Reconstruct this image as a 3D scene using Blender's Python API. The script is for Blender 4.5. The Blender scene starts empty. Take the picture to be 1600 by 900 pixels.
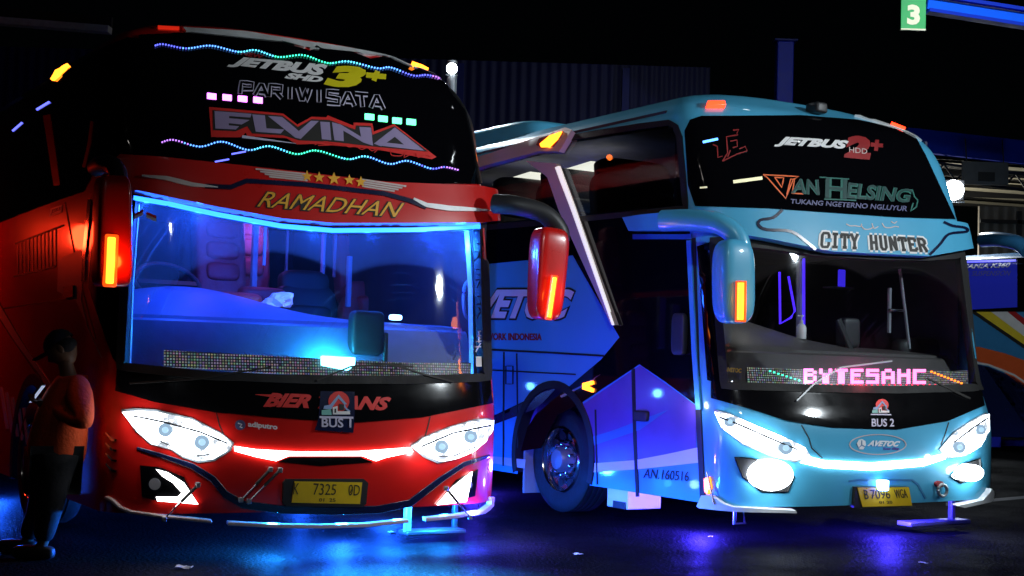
import bpy, bmesh, math, random
from math import sin, cos, radians, pi, atan2, sqrt
from mathutils import Vector, Matrix, Quaternion
from mathutils.bvhtree import BVHTree
random.seed(7)
SC = bpy.context.scene
COL = SC.collection

# ------------------------------------------------------------------ camera
FPX, PITCH, ROLL, CAMH = 2170.0, radians(3.1), radians(1.7), 1.35
_fw = Vector((0, cos(PITCH), sin(PITCH)))
_r0 = Vector((1, 0, 0)); _u0 = _r0.cross(_fw)
RT = _r0*cos(ROLL) + _u0*sin(ROLL)
UP = -_r0*sin(ROLL) + _u0*cos(ROLL)
CAM = Vector((0, 0, CAMH))
cd = bpy.data.cameras.new('camera'); cam = bpy.data.objects.new('camera', cd); COL.objects.link(cam)
m = Matrix((RT, UP, -_fw)).transposed().to_4x4(); m.translation = CAM
cam.matrix_world = m
cd.sensor_width = 36; cd.lens = FPX/1600*36; cd.clip_end = 600; cd.clip_start = .05
SC.camera = cam

# ------------------------------------------------------------------ night sky, moon, exposure
w = bpy.data.worlds.new('World'); SC.world = w; w.use_nodes = True
nt = w.node_tree; bg = nt.nodes['Background']
sky = nt.nodes.new('ShaderNodeTexSky'); sky.sky_type = 'NISHITA'; sky.sun_disc = False
sky.sun_elevation = radians(35); sky.sun_rotation = radians(200)
nt.links.new(sky.outputs[0], bg.inputs[0]); bg.inputs[1].default_value = 0.0001
sl = bpy.data.lights.new('moon', 'SUN'); sl.energy = 0.004; sl.angle = radians(.5); sl.color = (1, .95, .88)
so = bpy.data.objects.new('moon', sl); COL.objects.link(so)
so.rotation_euler = (radians(55), 0, radians(-20))
vs = SC.view_settings
SC.display_settings.display_device = 'sRGB'
vs.view_transform = 'Standard'; vs.look = 'None'; vs.exposure = 0; vs.gamma = 1; vs.use_curve_mapping = False
SC.cycles.max_bounces = 8; SC.cycles.transparent_max_bounces = 16
SC.cycles.use_denoising = True
SC.cycles.sample_clamp_indirect = 4.0
SC.cycles.caustics_reflective = False; SC.cycles.caustics_refractive = False

E_RIGHT, E_FRONT, E_UNDER, E_STROBE, E_CABIN, E_GAP, E_HEAD = 2400, 2500, 260, 3600, 66, 8, 1.2

def px_ray(x, y):
    return CAM, (_fw + RT*((x-800)/FPX) - UP*((y-450)/FPX)).normalized()
def at_z(x, y, z):
    o, d = px_ray(x, y); t = (z-o.z)/d.z; return o + d*t
def at_y(x, y, Y):
    o, d = px_ray(x, y); return o + d*((Y-o.y)/d.y)

# ------------------------------------------------------------------ materials
MATS = {}
def nodes(name):
    mt = bpy.data.materials.new(name); mt.use_nodes = True
    return mt, mt.node_tree, mt.node_tree.nodes['Principled BSDF']
def pbr(name, col, rough=.5, metal=0, coat=0, var=.15, scale=6, bump=0, spec=.5):
    if name in MATS: return MATS[name]
    mt, t, b = nodes(name)
    N = t.nodes; L = t.links
    tc = N.new('ShaderNodeTexCoord')
    nz = N.new('ShaderNodeTexNoise'); nz.inputs['Scale'].default_value = scale; nz.inputs['Detail'].default_value = 6
    L.new(tc.outputs['Object'], nz.inputs['Vector'])
    mx = N.new('ShaderNodeMix'); mx.data_type = 'RGBA'
    mx.inputs[6].default_value = tuple(c*(1-var) for c in col)+(1,)
    mx.inputs[7].default_value = tuple(min(1, c*(1+var)) for c in col)+(1,)
    L.new(nz.outputs[0], mx.inputs[0]); L.new(mx.outputs[2], b.inputs['Base Color'])
    rr = N.new('ShaderNodeMapRange'); rr.inputs[3].default_value = max(.02, rough*.75); rr.inputs[4].default_value = min(1, rough*1.3)
    L.new(nz.outputs[0], rr.inputs[0]); L.new(rr.outputs[0], b.inputs['Roughness'])
    b.inputs['Metallic'].default_value = metal; b.inputs['Coat Weight'].default_value = coat
    b.inputs['Coat Roughness'].default_value = .06
    b.inputs['Specular IOR Level'].default_value = spec
    if bump:
        bp = N.new('ShaderNodeBump'); bp.inputs['Strength'].default_value = bump; bp.inputs['Distance'].default_value = .02
        n2 = N.new('ShaderNodeTexNoise'); n2.inputs['Scale'].default_value = scale*6; n2.inputs['Detail'].default_value = 5
        L.new(tc.outputs['Object'], n2.inputs['Vector']); L.new(n2.outputs[0], bp.inputs['Height']); L.new(bp.outputs[0], b.inputs['Normal'])
    MATS[name] = mt; return mt
def emit(name, col, s, base=None):
    if name in MATS: return MATS[name]
    mt, t, b = nodes(name)
    b.inputs['Base Color'].default_value = tuple(base or col)+(1,)
    b.inputs['Emission Color'].default_value = tuple(col)+(1,)
    b.inputs['Emission Strength'].default_value = s
    b.inputs['Roughness'].default_value = .3
    MATS[name] = mt; return mt
def tinted(name, tint, trans=.5, refl=.06):
    """pane: transparent tint + fresnel reflection"""
    if name in MATS: return MATS[name]
    mt, t, b = nodes(name); N = t.nodes; L = t.links; N.remove(b)
    out = N['Material Output']
    tr = N.new('ShaderNodeBsdfTransparent'); tr.inputs[0].default_value = tuple(c*trans for c in tint)+(1,)
    gl = N.new('ShaderNodeBsdfGlossy'); gl.inputs['Roughness'].default_value = .03; gl.inputs[0].default_value = (.9, .95, 1, 1)
    fr = N.new('ShaderNodeFresnel'); fr.inputs[0].default_value = 1.45
    mx = N.new('ShaderNodeMixShader')
    L.new(fr.outputs[0], mx.inputs[0]); L.new(tr.outputs[0], mx.inputs[1]); L.new(gl.outputs[0], mx.inputs[2])
    L.new(mx.outputs[0], out.inputs[0]); MATS[name] = mt; return mt
def windshield_mat(name, tint, trans, arcs, dust):
    """clean pane inside the wiper arcs, a dusty film outside them. arcs = (x, z, r) in bus coordinates"""
    mt = tinted(name, tint, trans); N = mt.node_tree.nodes; L = mt.node_tree.links
    out = N['Material Output']; clean = out.inputs[0].links[0].from_socket
    tc = N.new('ShaderNodeTexCoord'); sp = N.new('ShaderNodeSeparateXYZ'); L.new(tc.outputs['Object'], sp.inputs[0])
    def mth(op, a, b=None):
        n = N.new('ShaderNodeMath'); n.operation = op
        for i, v in enumerate((a, b)):
            if v is None: continue
            if isinstance(v, (int, float)): n.inputs[i].default_value = v
            else: L.new(v, n.inputs[i])
        return n.outputs[0]
    keep = None
    for (ax, az, r) in arcs:
        dx = mth('SUBTRACT', sp.outputs[0], ax); dz = mth('SUBTRACT', sp.outputs[2], az)
        d = mth('SQRT', mth('ADD', mth('MULTIPLY', dx, dx), mth('MULTIPLY', dz, dz)))
        o = N.new('ShaderNodeMapRange'); o.inputs[1].default_value = r-.02; o.inputs[2].default_value = r+.015
        o.inputs[3].default_value = .10; o.inputs[4].default_value = 1
        L.new(d, o.inputs[0])
        keep = o.outputs[0] if keep is None else mth('MINIMUM', keep, o.outputs[0])
    nz = N.new('ShaderNodeTexNoise'); nz.inputs['Scale'].default_value = 70; nz.inputs['Detail'].default_value = 8
    L.new(tc.outputs['Object'], nz.inputs['Vector'])
    rg = N.new('ShaderNodeMapRange'); rg.inputs[1].default_value = .2; rg.inputs[2].default_value = .8; rg.inputs[3].default_value = .35
    L.new(nz.outputs[0], rg.inputs[0])
    # fine curved smears left by the wiper rubber on one side of the pane
    ax, az, r = arcs[0]
    dx = mth('SUBTRACT', sp.outputs[0], ax); dz = mth('SUBTRACT', sp.outputs[2], az)
    d = mth('SQRT', mth('ADD', mth('MULTIPLY', dx, dx), mth('MULTIPLY', dz, dz)))
    n1 = N.new('ShaderNodeTexNoise'); n1.noise_dimensions = '1D'; n1.inputs['Scale'].default_value = 42; n1.inputs['Detail'].default_value = 3; L.new(d, n1.inputs['W'])
    st = N.new('ShaderNodeMapRange'); st.inputs[1].default_value = .60; st.inputs[2].default_value = .72; L.new(n1.outputs[0], st.inputs[0])
    n2 = N.new('ShaderNodeTexNoise'); n2.inputs['Scale'].default_value = 2.2; L.new(tc.outputs['Object'], n2.inputs['Vector'])
    pm = N.new('ShaderNodeMapRange'); pm.inputs[1].default_value = .48; pm.inputs[2].default_value = .62; L.new(n2.outputs[0], pm.inputs[0])
    smear = mth('MULTIPLY', mth('MULTIPLY', st.outputs[0], pm.outputs[0]), 1.1)
    fac = mth('MULTIPLY', mth('ADD', mth('MULTIPLY', keep, rg.outputs[0]), smear), dust)
    df = N.new('ShaderNodeBsdfDiffuse'); df.inputs[0].default_value = (.6, .6, .6, 1)
    tl = N.new('ShaderNodeBsdfTranslucent'); tl.inputs[0].default_value = (.7, .7, .7, 1)
    ad = N.new('ShaderNodeMixShader'); ad.inputs[0].default_value = .75
    L.new(df.outputs[0], ad.inputs[1]); L.new(tl.outputs[0], ad.inputs[2])
    mx = N.new('ShaderNodeMixShader'); L.new(fac, mx.inputs[0]); L.new(clean, mx.inputs[1]); L.new(ad.outputs[0], mx.inputs[2])
    L.new(mx.outputs[0], out.inputs[0]); return mt
def led_board(name, pitch, strength):
    """dark board of tiny LEDs, a faint random colour in each cell"""
    mt, t, b = nodes(name); N = t.nodes; L = t.links
    tc = N.new('ShaderNodeTexCoord')
    sc = N.new('ShaderNodeVectorMath'); sc.operation = 'SCALE'; sc.inputs['Scale'].default_value = 1/pitch
    L.new(tc.outputs['Object'], sc.inputs[0])
    sp = N.new('ShaderNodeSeparateXYZ'); L.new(sc.outputs[0], sp.inputs[0])
    cb = N.new('ShaderNodeCombineXYZ'); L.new(sp.outputs[0], cb.inputs[0]); L.new(sp.outputs[2], cb.inputs[1])
    vo = N.new('ShaderNodeTexVoronoi'); vo.voronoi_dimensions = '2D'; vo.inputs['Scale'].default_value = 1; vo.inputs['Randomness'].default_value = 0
    L.new(cb.outputs[0], vo.inputs['Vector'])
    lt = N.new('ShaderNodeMath'); lt.operation = 'LESS_THAN'; lt.inputs[1].default_value = .34
    L.new(vo.outputs['Distance'], lt.inputs[0])
    hs = N.new('ShaderNodeHueSaturation'); hs.inputs['Saturation'].default_value = .6; L.new(vo.outputs['Color'], hs.inputs['Color'])
    ml = N.new('ShaderNodeMath'); ml.operation = 'MULTIPLY'; ml.inputs[1].default_value = strength
    L.new(lt.outputs[0], ml.inputs[0])
    b.inputs['Base Color'].default_value = (.01, .01, .012, 1); b.inputs['Roughness'].default_value = .4
    L.new(hs.outputs[0], b.inputs['Emission Color']); L.new(ml.outputs[0], b.inputs['Emission Strength'])
    return mt
def asphalt():
    mt, t, b = nodes('asphalt'); b.inputs['Specular IOR Level'].default_value = 0; N = t.nodes; L = t.links
    tc = N.new('ShaderNodeTexCoord')
    big = N.new('ShaderNodeTexNoise'); big.inputs['Scale'].default_value = .45; big.inputs['Detail'].default_value = 8; big.inputs['Roughness'].default_value = .65
    fin = N.new('ShaderNodeTexNoise'); fin.inputs['Scale'].default_value = 38; fin.inputs['Detail'].default_value = 5
    crk = N.new('ShaderNodeTexVoronoi'); crk.feature = 'DISTANCE_TO_EDGE'; crk.inputs['Scale'].default_value = .55
    wv = N.new('ShaderNodeTexNoise'); wv.inputs['Scale'].default_value = 2.5
    for n in (big, fin, wv): L.new(tc.outputs['Object'], n.inputs['Vector'])
    add = N.new('ShaderNodeVectorMath'); add.operation = 'ADD'; L.new(tc.outputs['Object'], add.inputs[0]); L.new(wv.outputs['Color'], add.inputs[1])
    L.new(add.outputs[0], crk.inputs['Vector'])
    cr = N.new('ShaderNodeValToRGB'); cr.color_ramp.elements[0].position = .3; cr.color_ramp.elements[0].color = (.0022, .0022, .0025, 1)
    cr.color_ramp.elements[1].position = .75; cr.color_ramp.elements[1].color = (.009, .009, .009, 1)
    L.new(big.outputs[0], cr.inputs[0])
    sp = N.new('ShaderNodeMapRange'); sp.inputs[1].default_value = .35; sp.inputs[2].default_value = .7; sp.inputs[3].default_value = .45; sp.inputs[4].default_value = 1.6
    L.new(fin.outputs[0], sp.inputs[0])
    ml = N.new('ShaderNodeVectorMath'); ml.operation = 'SCALE'; L.new(cr.outputs[0], ml.inputs[0]); L.new(sp.outputs[0], ml.inputs['Scale'])
    ck = N.new('ShaderNodeMapRange'); ck.inputs[1].default_value = .0; ck.inputs[2].default_value = .012; ck.inputs[3].default_value = .35; ck.inputs[4].default_value = 1
    L.new(crk.outputs['Distance'], ck.inputs[0])
    m2 = N.new('ShaderNodeVectorMath'); m2.operation = 'SCALE'; L.new(ml.outputs[0], m2.inputs[0]); L.new(ck.outputs[0], m2.inputs['Scale'])
    L.new(m2.outputs[0], b.inputs['Base Color'])
    ro = N.new('ShaderNodeMapRange'); ro.inputs[1].default_value = .35; ro.inputs[2].default_value = .65; ro.inputs[3].default_value = .30; ro.inputs[4].default_value = .65
    L.new(big.outputs[0], ro.inputs[0]); L.new(ro.outputs[0], b.inputs['Roughness'])
    bp = N.new('ShaderNodeBump'); bp.inputs['Strength'].default_value = 1; bp.inputs['Distance'].default_value = .02
    L.new(fin.outputs[0], bp.inputs['Height']); L.new(bp.outputs[0], b.inputs['Normal'])
    gl = N.new('ShaderNodeBsdfGlossy'); gl.inputs['Roughness'].default_value = .34; L.new(bp.outputs[0], gl.inputs['Normal'])
    wet = N.new('ShaderNodeMapRange'); wet.inputs[1].default_value = .45; wet.inputs[2].default_value = .62; wet.inputs[3].default_value = .022; wet.inputs[4].default_value = .004
    L.new(big.outputs[0], wet.inputs[0])
    mx = N.new('ShaderNodeMixShader'); L.new(wet.outputs[0], mx.inputs[0]); L.new(b.outputs[0], mx.inputs[1]); L.new(gl.outputs[0], mx.inputs[2])
    L.new(mx.outputs[0], N['Material Output'].inputs[0])
    return mt
def corrugated(name, col, pitch=3.2, rough=.5):
    mt, t, b = nodes(name); N = t.nodes; L = t.links
    tc = N.new('ShaderNodeTexCoord'); wv = N.new('ShaderNodeTexWave'); wv.inputs['Scale'].default_value = pitch; wv.bands_direction = 'X'
    L.new(tc.outputs['Object'], wv.inputs['Vector'])
    nz = N.new('ShaderNodeTexNoise'); nz.inputs['Scale'].default_value = .8; nz.inputs['Detail'].default_value = 7; L.new(tc.outputs['Object'], nz.inputs['Vector'])
    mx = N.new('ShaderNodeMix'); mx.data_type = 'RGBA'; mx.inputs[6].default_value = tuple(c*.45 for c in col)+(1,); mx.inputs[7].default_value = tuple(col)+(1,)
    L.new(nz.outputs[0], mx.inputs[0]); L.new(mx.outputs[2], b.inputs['Base Color'])
    bp = N.new('ShaderNodeBump'); bp.inputs['Strength'].default_value = .6; bp.inputs['Distance'].default_value = .03
    L.new(wv.outputs['Fac'], bp.inputs['Height']); L.new(bp.outputs[0], b.inputs['Normal']); b.inputs['Roughness'].default_value = rough
    return mt

M = dict(
 red=pbr('red paint', (.64, .009, .006), .3, 0, .9, .08, 3),
 cyan=pbr('light blue paint', (.075, .40, .63), .42, 0, .7, .06, 3, spec=.3),
 cyan_dark=pbr('mid blue livery', (.05, .22, .42), .32, 0, .8, .1, 3),
 violet=pbr('dark violet gloss', (.13, .07, .34), .3, 0, .8, .25, 4),
 navy=pbr('navy trim', (.006, .010, .045), .25, 0, .5),
 black=pbr('black gloss panel', (.004, .004, .005), .12, 0, .3, .1, 8, spec=.35),
 glassblack=pbr('black glass', (.002, .002, .003), .05, 0, 0, .1, 8, spec=.3),
 rubber=pbr('black rubber', (.006, .006, .006), .7, bump=.2),
 dark=pbr('dark plastic', (.02, .02, .022), .5),
 lining=pbr('dark cabin lining', (.022, .022, .030), .7),
 chrome=pbr('chrome', (.8, .8, .82), .12, 1),
 alu=pbr('dull aluminium', (.72, .75, .74), .45, .2, var=.35, scale=9),
 white=pbr('white sticker', (.80, .79, .78), .45, var=.06),
 pink=pbr('pale trim paint', (.62, .50, .47), .4, 0, .4, .08),
 lilac=pbr('lilac sticker', (.34, .27, .46), .4, var=.25, scale=3),
 gold=pbr('gold sticker', (.90, .44, .02), .45, var=.1),
 yellow=pbr('yellow sticker', (.72, .62, .01), .45, var=.06),
 redsticker=pbr('red sticker', (.75, .02, .015), .45, var=.1),
 orange=pbr('orange sticker', (.9, .14, .02), .45, var=.15),
 teal=pbr('teal sticker', (.01, .13, .10), .45, var=.3),
 tealdark=pbr('dark teal sticker', (.004, .05, .045), .45, var=.3),
 greysticker=pbr('grey blue sticker', (.10, .10, .22), .45, var=.2),
 darkred=pbr('dark red sticker', (.28, .01, .012), .5, var=.3),
 plate=pbr('yellow plate', (.80, .52, .01), .4, var=.12, scale=14),
 ink=pbr('black ink', (.01, .008, .006), .6),
 dash=pbr('dashboard vinyl', (.10, .13, .22), .5, bump=.12, scale=14),
 dashgrey=pbr('brown grey dashboard', (.10, .085, .08), .42, bump=.12, scale=14),
 seat=pbr('maroon seat', (.30, .04, .05), .55, bump=.3),
 seatdark=pbr('dark seat', (.03, .03, .04), .5, bump=.3),
 cabin=pbr('cabin panel', (.30, .32, .36), .6),
 steel=pbr('painted steel', (.25, .26, .27), .45, .5),
 bluesteel=pbr('blue painted steel', (.006, .03, .42), .8, var=.2, spec=.1),
 deepblue=pbr('deep blue steel', (.01, .02, .25), .5, var=.25),
 concrete=pbr('concrete', (.26, .25, .24), .85, bump=.4, var=.3),
 flap=pbr('white mud flap', (.7, .7, .72), .5, var=.1),
 amber=emit('amber lamp', (1, .17, .01), 5),
 ambershell=emit('amber lamp housing', (1, .075, .004), 1.6),
 warmdim=emit('warm dim lamp', (1, .95, .6), .45),
 amberhot=emit('amber bar lamp', (1, .22, .012), 6),
 ambercore=emit('amber bar core', (1, .62, .14), 22),
 redlamp=emit('red lamp', (1, .03, .008), 6),
 reddim=emit('dim red lamp', (1, .03, .01), .5),
 head=emit('headlight glow', (.90, .93, 1), 8),
 drl=emit('daylight strip', (1, .97, .96), 7),
 lens=emit('projector lens', (.45, .72, .95), 1.1, (.02, .03, .05)),
 fogdim=emit('dim fog lens', (.3, .3, .32), .06),
 fog=emit('fog lamp glow', (.85, .95, 1), 16),
 blueled=emit('blue led strip', (.012, .11, 1), 7.5),
 bluewhite=emit('blue white strip', (.25, .55, 1), 9),
 strobe=emit('cyan strobe', (.22, .85, 1), 7),
 violetled=emit('violet led', (.07, .02, 1), 1.5),
 purple=emit('purple led', (.75, .16, 1), 5),
 green=emit('green led', (.10, 1, .38), 4),
 pinkled=emit('pink led', (1, .13, .45), 5),
 red_glow=emit('red board glow', (1, .02, .06), 2.2),
 warmpanel=emit('warm ceiling panel', (1, .95, .62), 3),
 flood=emit('floodlight lens', (.85, .94, 1), 60),
 under=emit('under glow tube', (.02, .12, 1), 6),
 underviolet=emit('violet under glow tube', (.05, .02, 1), 4),
)

def reflector_glow(name, col, lo, hi, scale):
    mt, t, b = nodes(name); N = t.nodes; L = t.links
    tc = N.new('ShaderNodeTexCoord'); nz = N.new('ShaderNodeTexNoise'); nz.inputs['Scale'].default_value = scale; nz.inputs['Detail'].default_value = 3
    L.new(tc.outputs['Object'], nz.inputs['Vector'])
    mr = N.new('ShaderNodeMapRange'); mr.inputs[1].default_value = .38; mr.inputs[2].default_value = .56; mr.inputs[3].default_value = lo; mr.inputs[4].default_value = hi
    L.new(nz.outputs[0], mr.inputs[0]); L.new(mr.outputs[0], b.inputs['Emission Strength'])
    b.inputs['Emission Color'].default_value = tuple(col)+(1,); b.inputs['Base Color'].default_value = (.5, .5, .55, 1); b.inputs['Roughness'].default_value = .2
    return mt
M['head'] = reflector_glow('headlight reflector glow', (.80, .90, 1), .55, 9, 13)
# ------------------------------------------------------------------ object helpers
def tag(o, label=None, cat=None, group=None, kind=None):
    if label: o['label'] = label
    if cat: o['category'] = cat
    if group: o['group'] = group
    if kind: o['kind'] = kind
    return o
def empty(name, loc, rz=0, label=None, cat=None, group=None):
    o = bpy.data.objects.new(name, None); COL.objects.link(o); o.location = loc; o.rotation_euler = (0, 0, rz)
    o.empty_display_size = .2
    return tag(o, label, cat, group)
def finish(name, bm, mat, parent=None, smooth=35, bevel=0, seg=2):
    bmesh.ops.recalc_face_normals(bm, faces=bm.faces)
    me = bpy.data.meshes.new(name); bm.to_mesh(me); bm.free()
    if smooth:
        me.polygons.foreach_set('use_smooth', [True]*len(me.polygons)); me.set_sharp_from_angle(angle=radians(smooth))
    for mm in (mat if isinstance(mat, (list, tuple)) else [mat]): me.materials.append(mm)
    o = bpy.data.objects.new(name, me); COL.objects.link(o)
    if parent: o.parent = parent
    if bevel:
        b = o.modifiers.new('bevel', 'BEVEL'); b.width = bevel; b.segments = seg; b.limit_method = 'ANGLE'; b.angle_limit = radians(40)
    return o
def box_bm(bm, c, s, rot=None):
    r = bmesh.ops.create_cube(bm, size=1)
    mt = Matrix.Translation(c) @ (rot or Matrix.Identity(4)) @ Matrix.Diagonal((*s, 1))
    bmesh.ops.transform(bm, matrix=mt, verts=r['verts']); return r['verts']
def box(name, c, s, mat, parent=None, bevel=.01, rot=None):
    bm = bmesh.new(); box_bm(bm, c, s, rot); return finish(name, bm, mat, parent, 35, bevel)
def boxes(name, lst, mat, parent=None, bevel=.006):
    bm = bmesh.new()
    for it in lst: box_bm(bm, *it)
    return finish(name, bm, mat, parent, 35, bevel)
def tube_bm(bm, pts, r, n=8, closed=False):
    pts = [Vector(p) for p in pts]; rings = []
    rad = r if isinstance(r, (list, tuple)) else [r]*len(pts)
    up = Vector((0, 0, 1))
    for i, p in enumerate(pts):
        a = pts[i-1] if i else p; b = pts[i+1] if i < len(pts)-1 else p
        d = (b-a).normalized() if (b-a).length > 1e-9 else Vector((0, 0, 1))
        u = d.cross(up)
        if u.length < .05: u = d.cross(Vector((1, 0, 0)))
        u.normalize(); v = d.cross(u)
        rings.append([bm.verts.new(p + (u*cos(2*pi*k/n) + v*sin(2*pi*k/n))*rad[i]) for k in range(n)])
    for a, b in zip(rings, rings[1:]):
        for k in range(n): bm.faces.new((a[k], a[(k+1) % n], b[(k+1) % n], b[k]))
    bm.faces.new(rings[0]); bm.faces.new(list(reversed(rings[-1])))
def tube(name, pts, r, mat, parent=None, n=8):
    bm = bmesh.new(); tube_bm(bm, pts, r, n); return finish(name, bm, mat, parent, 40)
def smoothpts(pts, k=6):
    pts = [Vector(p) for p in pts]; out = []
    for i in range(len(pts)-1):
        p0 = pts[max(i-1, 0)]; p1 = pts[i]; p2 = pts[i+1]; p3 = pts[min(i+2, len(pts)-1)]
        for j in range(k):
            t = j/k
            out.append(.5*((2*p1) + (p2-p0)*t + (2*p0-5*p1+4*p2-p3)*t*t + (3*p1-p0-3*p2+p3)*t**3))
    return out + [pts[-1]]
def lozenge(name, c, s, mat, parent=None, e=.35, rot=None, taper=0, nu=32, nv=20):
    """rounded block: superellipsoid with half sizes s; e small = boxy"""
    bm = bmesh.new(); f = lambda t, ex: math.copysign(abs(t)**ex, t)
    rows = []
    for j in range(nv+1):
        v = -pi/2 + pi*j/nv; row = []
        for i in range(nu):
            u = 2*pi*i/nu
            zz = f(sin(v), e)
            k = 1 + taper*zz
            row.append(Vector((s[0]*f(cos(v), e)*f(cos(u), e)*k, s[1]*f(cos(v), e)*f(sin(u), e)*k, s[2]*zz)))
        rows.append(row)
    V = [[bm.verts.new(p) for p in r] for r in rows[1:-1]]
    b = bm.verts.new(rows[0][0]); t = bm.verts.new(rows[-1][0])
    for r0, r1 in zip(V, V[1:]):
        for i in range(nu): bm.faces.new((r0[i], r0[(i+1) % nu], r1[(i+1) % nu], r1[i]))
    for i in range(nu):
        bm.faces.new((b, V[0][(i+1) % nu], V[0][i])); bm.faces.new((t, V[-1][i], V[-1][(i+1) % nu]))
    bmesh.ops.transform(bm, matrix=Matrix.Translation(c) @ (rot or Matrix.Identity(4)), verts=bm.verts)
    return finish(name, bm, mat, parent, 60)
def lathe(name, prof, c, axis, mat, parent=None, n=40):
    """prof: (radius, distance along axis)"""
    bm = bmesh.new(); q = Vector((0, 0, 1)).rotation_difference(Vector(axis)).to_matrix().to_4x4(); rings = []
    for r, h in prof: rings.append([bm.verts.new((r*cos(2*pi*k/n), r*sin(2*pi*k/n), h)) for k in range(n)])
    for a, b in zip(rings, rings[1:]):
        for k in range(n): bm.faces.new((a[k], a[(k+1) % n], b[(k+1) % n], b[k]))
    bm.faces.new(rings[0]); bm.faces.new(list(reversed(rings[-1])))
    bmesh.ops.transform(bm, matrix=Matrix.Translation(c) @ q, verts=bm.verts)
    bmesh.ops.remove_doubles(bm, verts=bm.verts, dist=1e-6)
    return finish(name, bm, mat, parent, 35)

# text outlines as plain triangles in a 0..1 box
_tx = {}
def text_shape(s, bold=0.0, shear=0.0):
    key = (s, bold, shear)
    if key in _tx: return _tx[key]
    cu = bpy.data.curves.new('lettering', 'FONT'); cu.body = s; cu.offset = bold; cu.shear = shear; cu.resolution_u = 3
    ob = bpy.data.objects.new('lettering', cu); COL.objects.link(ob)
    dg = bpy.context.evaluated_depsgraph_get(); dg.update()
    me = bpy.data.meshes.new_from_object(ob.evaluated_get(dg))
    vs_ = [(v.co.x, v.co.y) for v in me.vertices]; fs = [tuple(p.vertices) for p in me.polygons]
    bpy.data.objects.remove(ob); bpy.data.curves.remove(cu); bpy.data.meshes.remove(me)
    x0 = min(v[0] for v in vs_); x1 = max(v[0] for v in vs_); y0 = min(v[1] for v in vs_); y1 = max(v[1] for v in vs_)
    r = ([((a-x0)/(x1-x0), (b-y0)/(y1-y0)) for a, b in vs_], fs); _tx[key] = r; return r
def bil(q, u, v):
    """q: TL TR BR BL, v up"""
    (a, b), (c, d), (e, f), (g, h) = q
    tx, ty = a+(c-a)*u, b+(d-b)*u; bx, by = g+(e-g)*u, h+(f-h)*u
    return (bx+(tx-bx)*v, by+(ty-by)*v)
def resample(poly, step=10, closed=True):
    out = []
    n = len(poly)
    for i in range(n if closed else n-1):
        a = poly[i]; b = poly[(i+1) % n]; L = math.hypot(b[0]-a[0], b[1]-a[1]); k = max(1, int(math.ceil(L/step)))
        for j in range(k): out.append((a[0]+(b[0]-a[0])*j/k, a[1]+(b[1]-a[1])*j/k))
    if not closed: out.append(tuple(poly[-1]))
    return out
def curve2(pts, k=5):
    return [(p.x, p.y) for p in smoothpts([(a, b, 0) for a, b in pts], k)]
def strip_quads(pl, wpx, closed=False, step=10):
    p = resample(pl, step, closed); n = len(p); L = []; R = []
    for i in range(n):
        a = p[i-1] if (i or closed) else p[i]; b = p[(i+1) % n] if (i < n-1 or closed) else p[i]
        dx, dy = b[0]-a[0], b[1]-a[1]; l = math.hypot(dx, dy) or 1
        ww = wpx(i/(n-1)) if callable(wpx) else wpx
        nx, ny = -dy/l*ww/2, dx/l*ww/2
        L.append((p[i][0]+nx, p[i][1]+ny)); R.append((p[i][0]-nx, p[i][1]-ny))
    verts = L+R; faces = [(i, i+1, n+i+1, n+i) for i in range(n-1)]
    if closed: faces.append((n-1, 0, n, 2*n-1))
    return verts, faces

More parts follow.
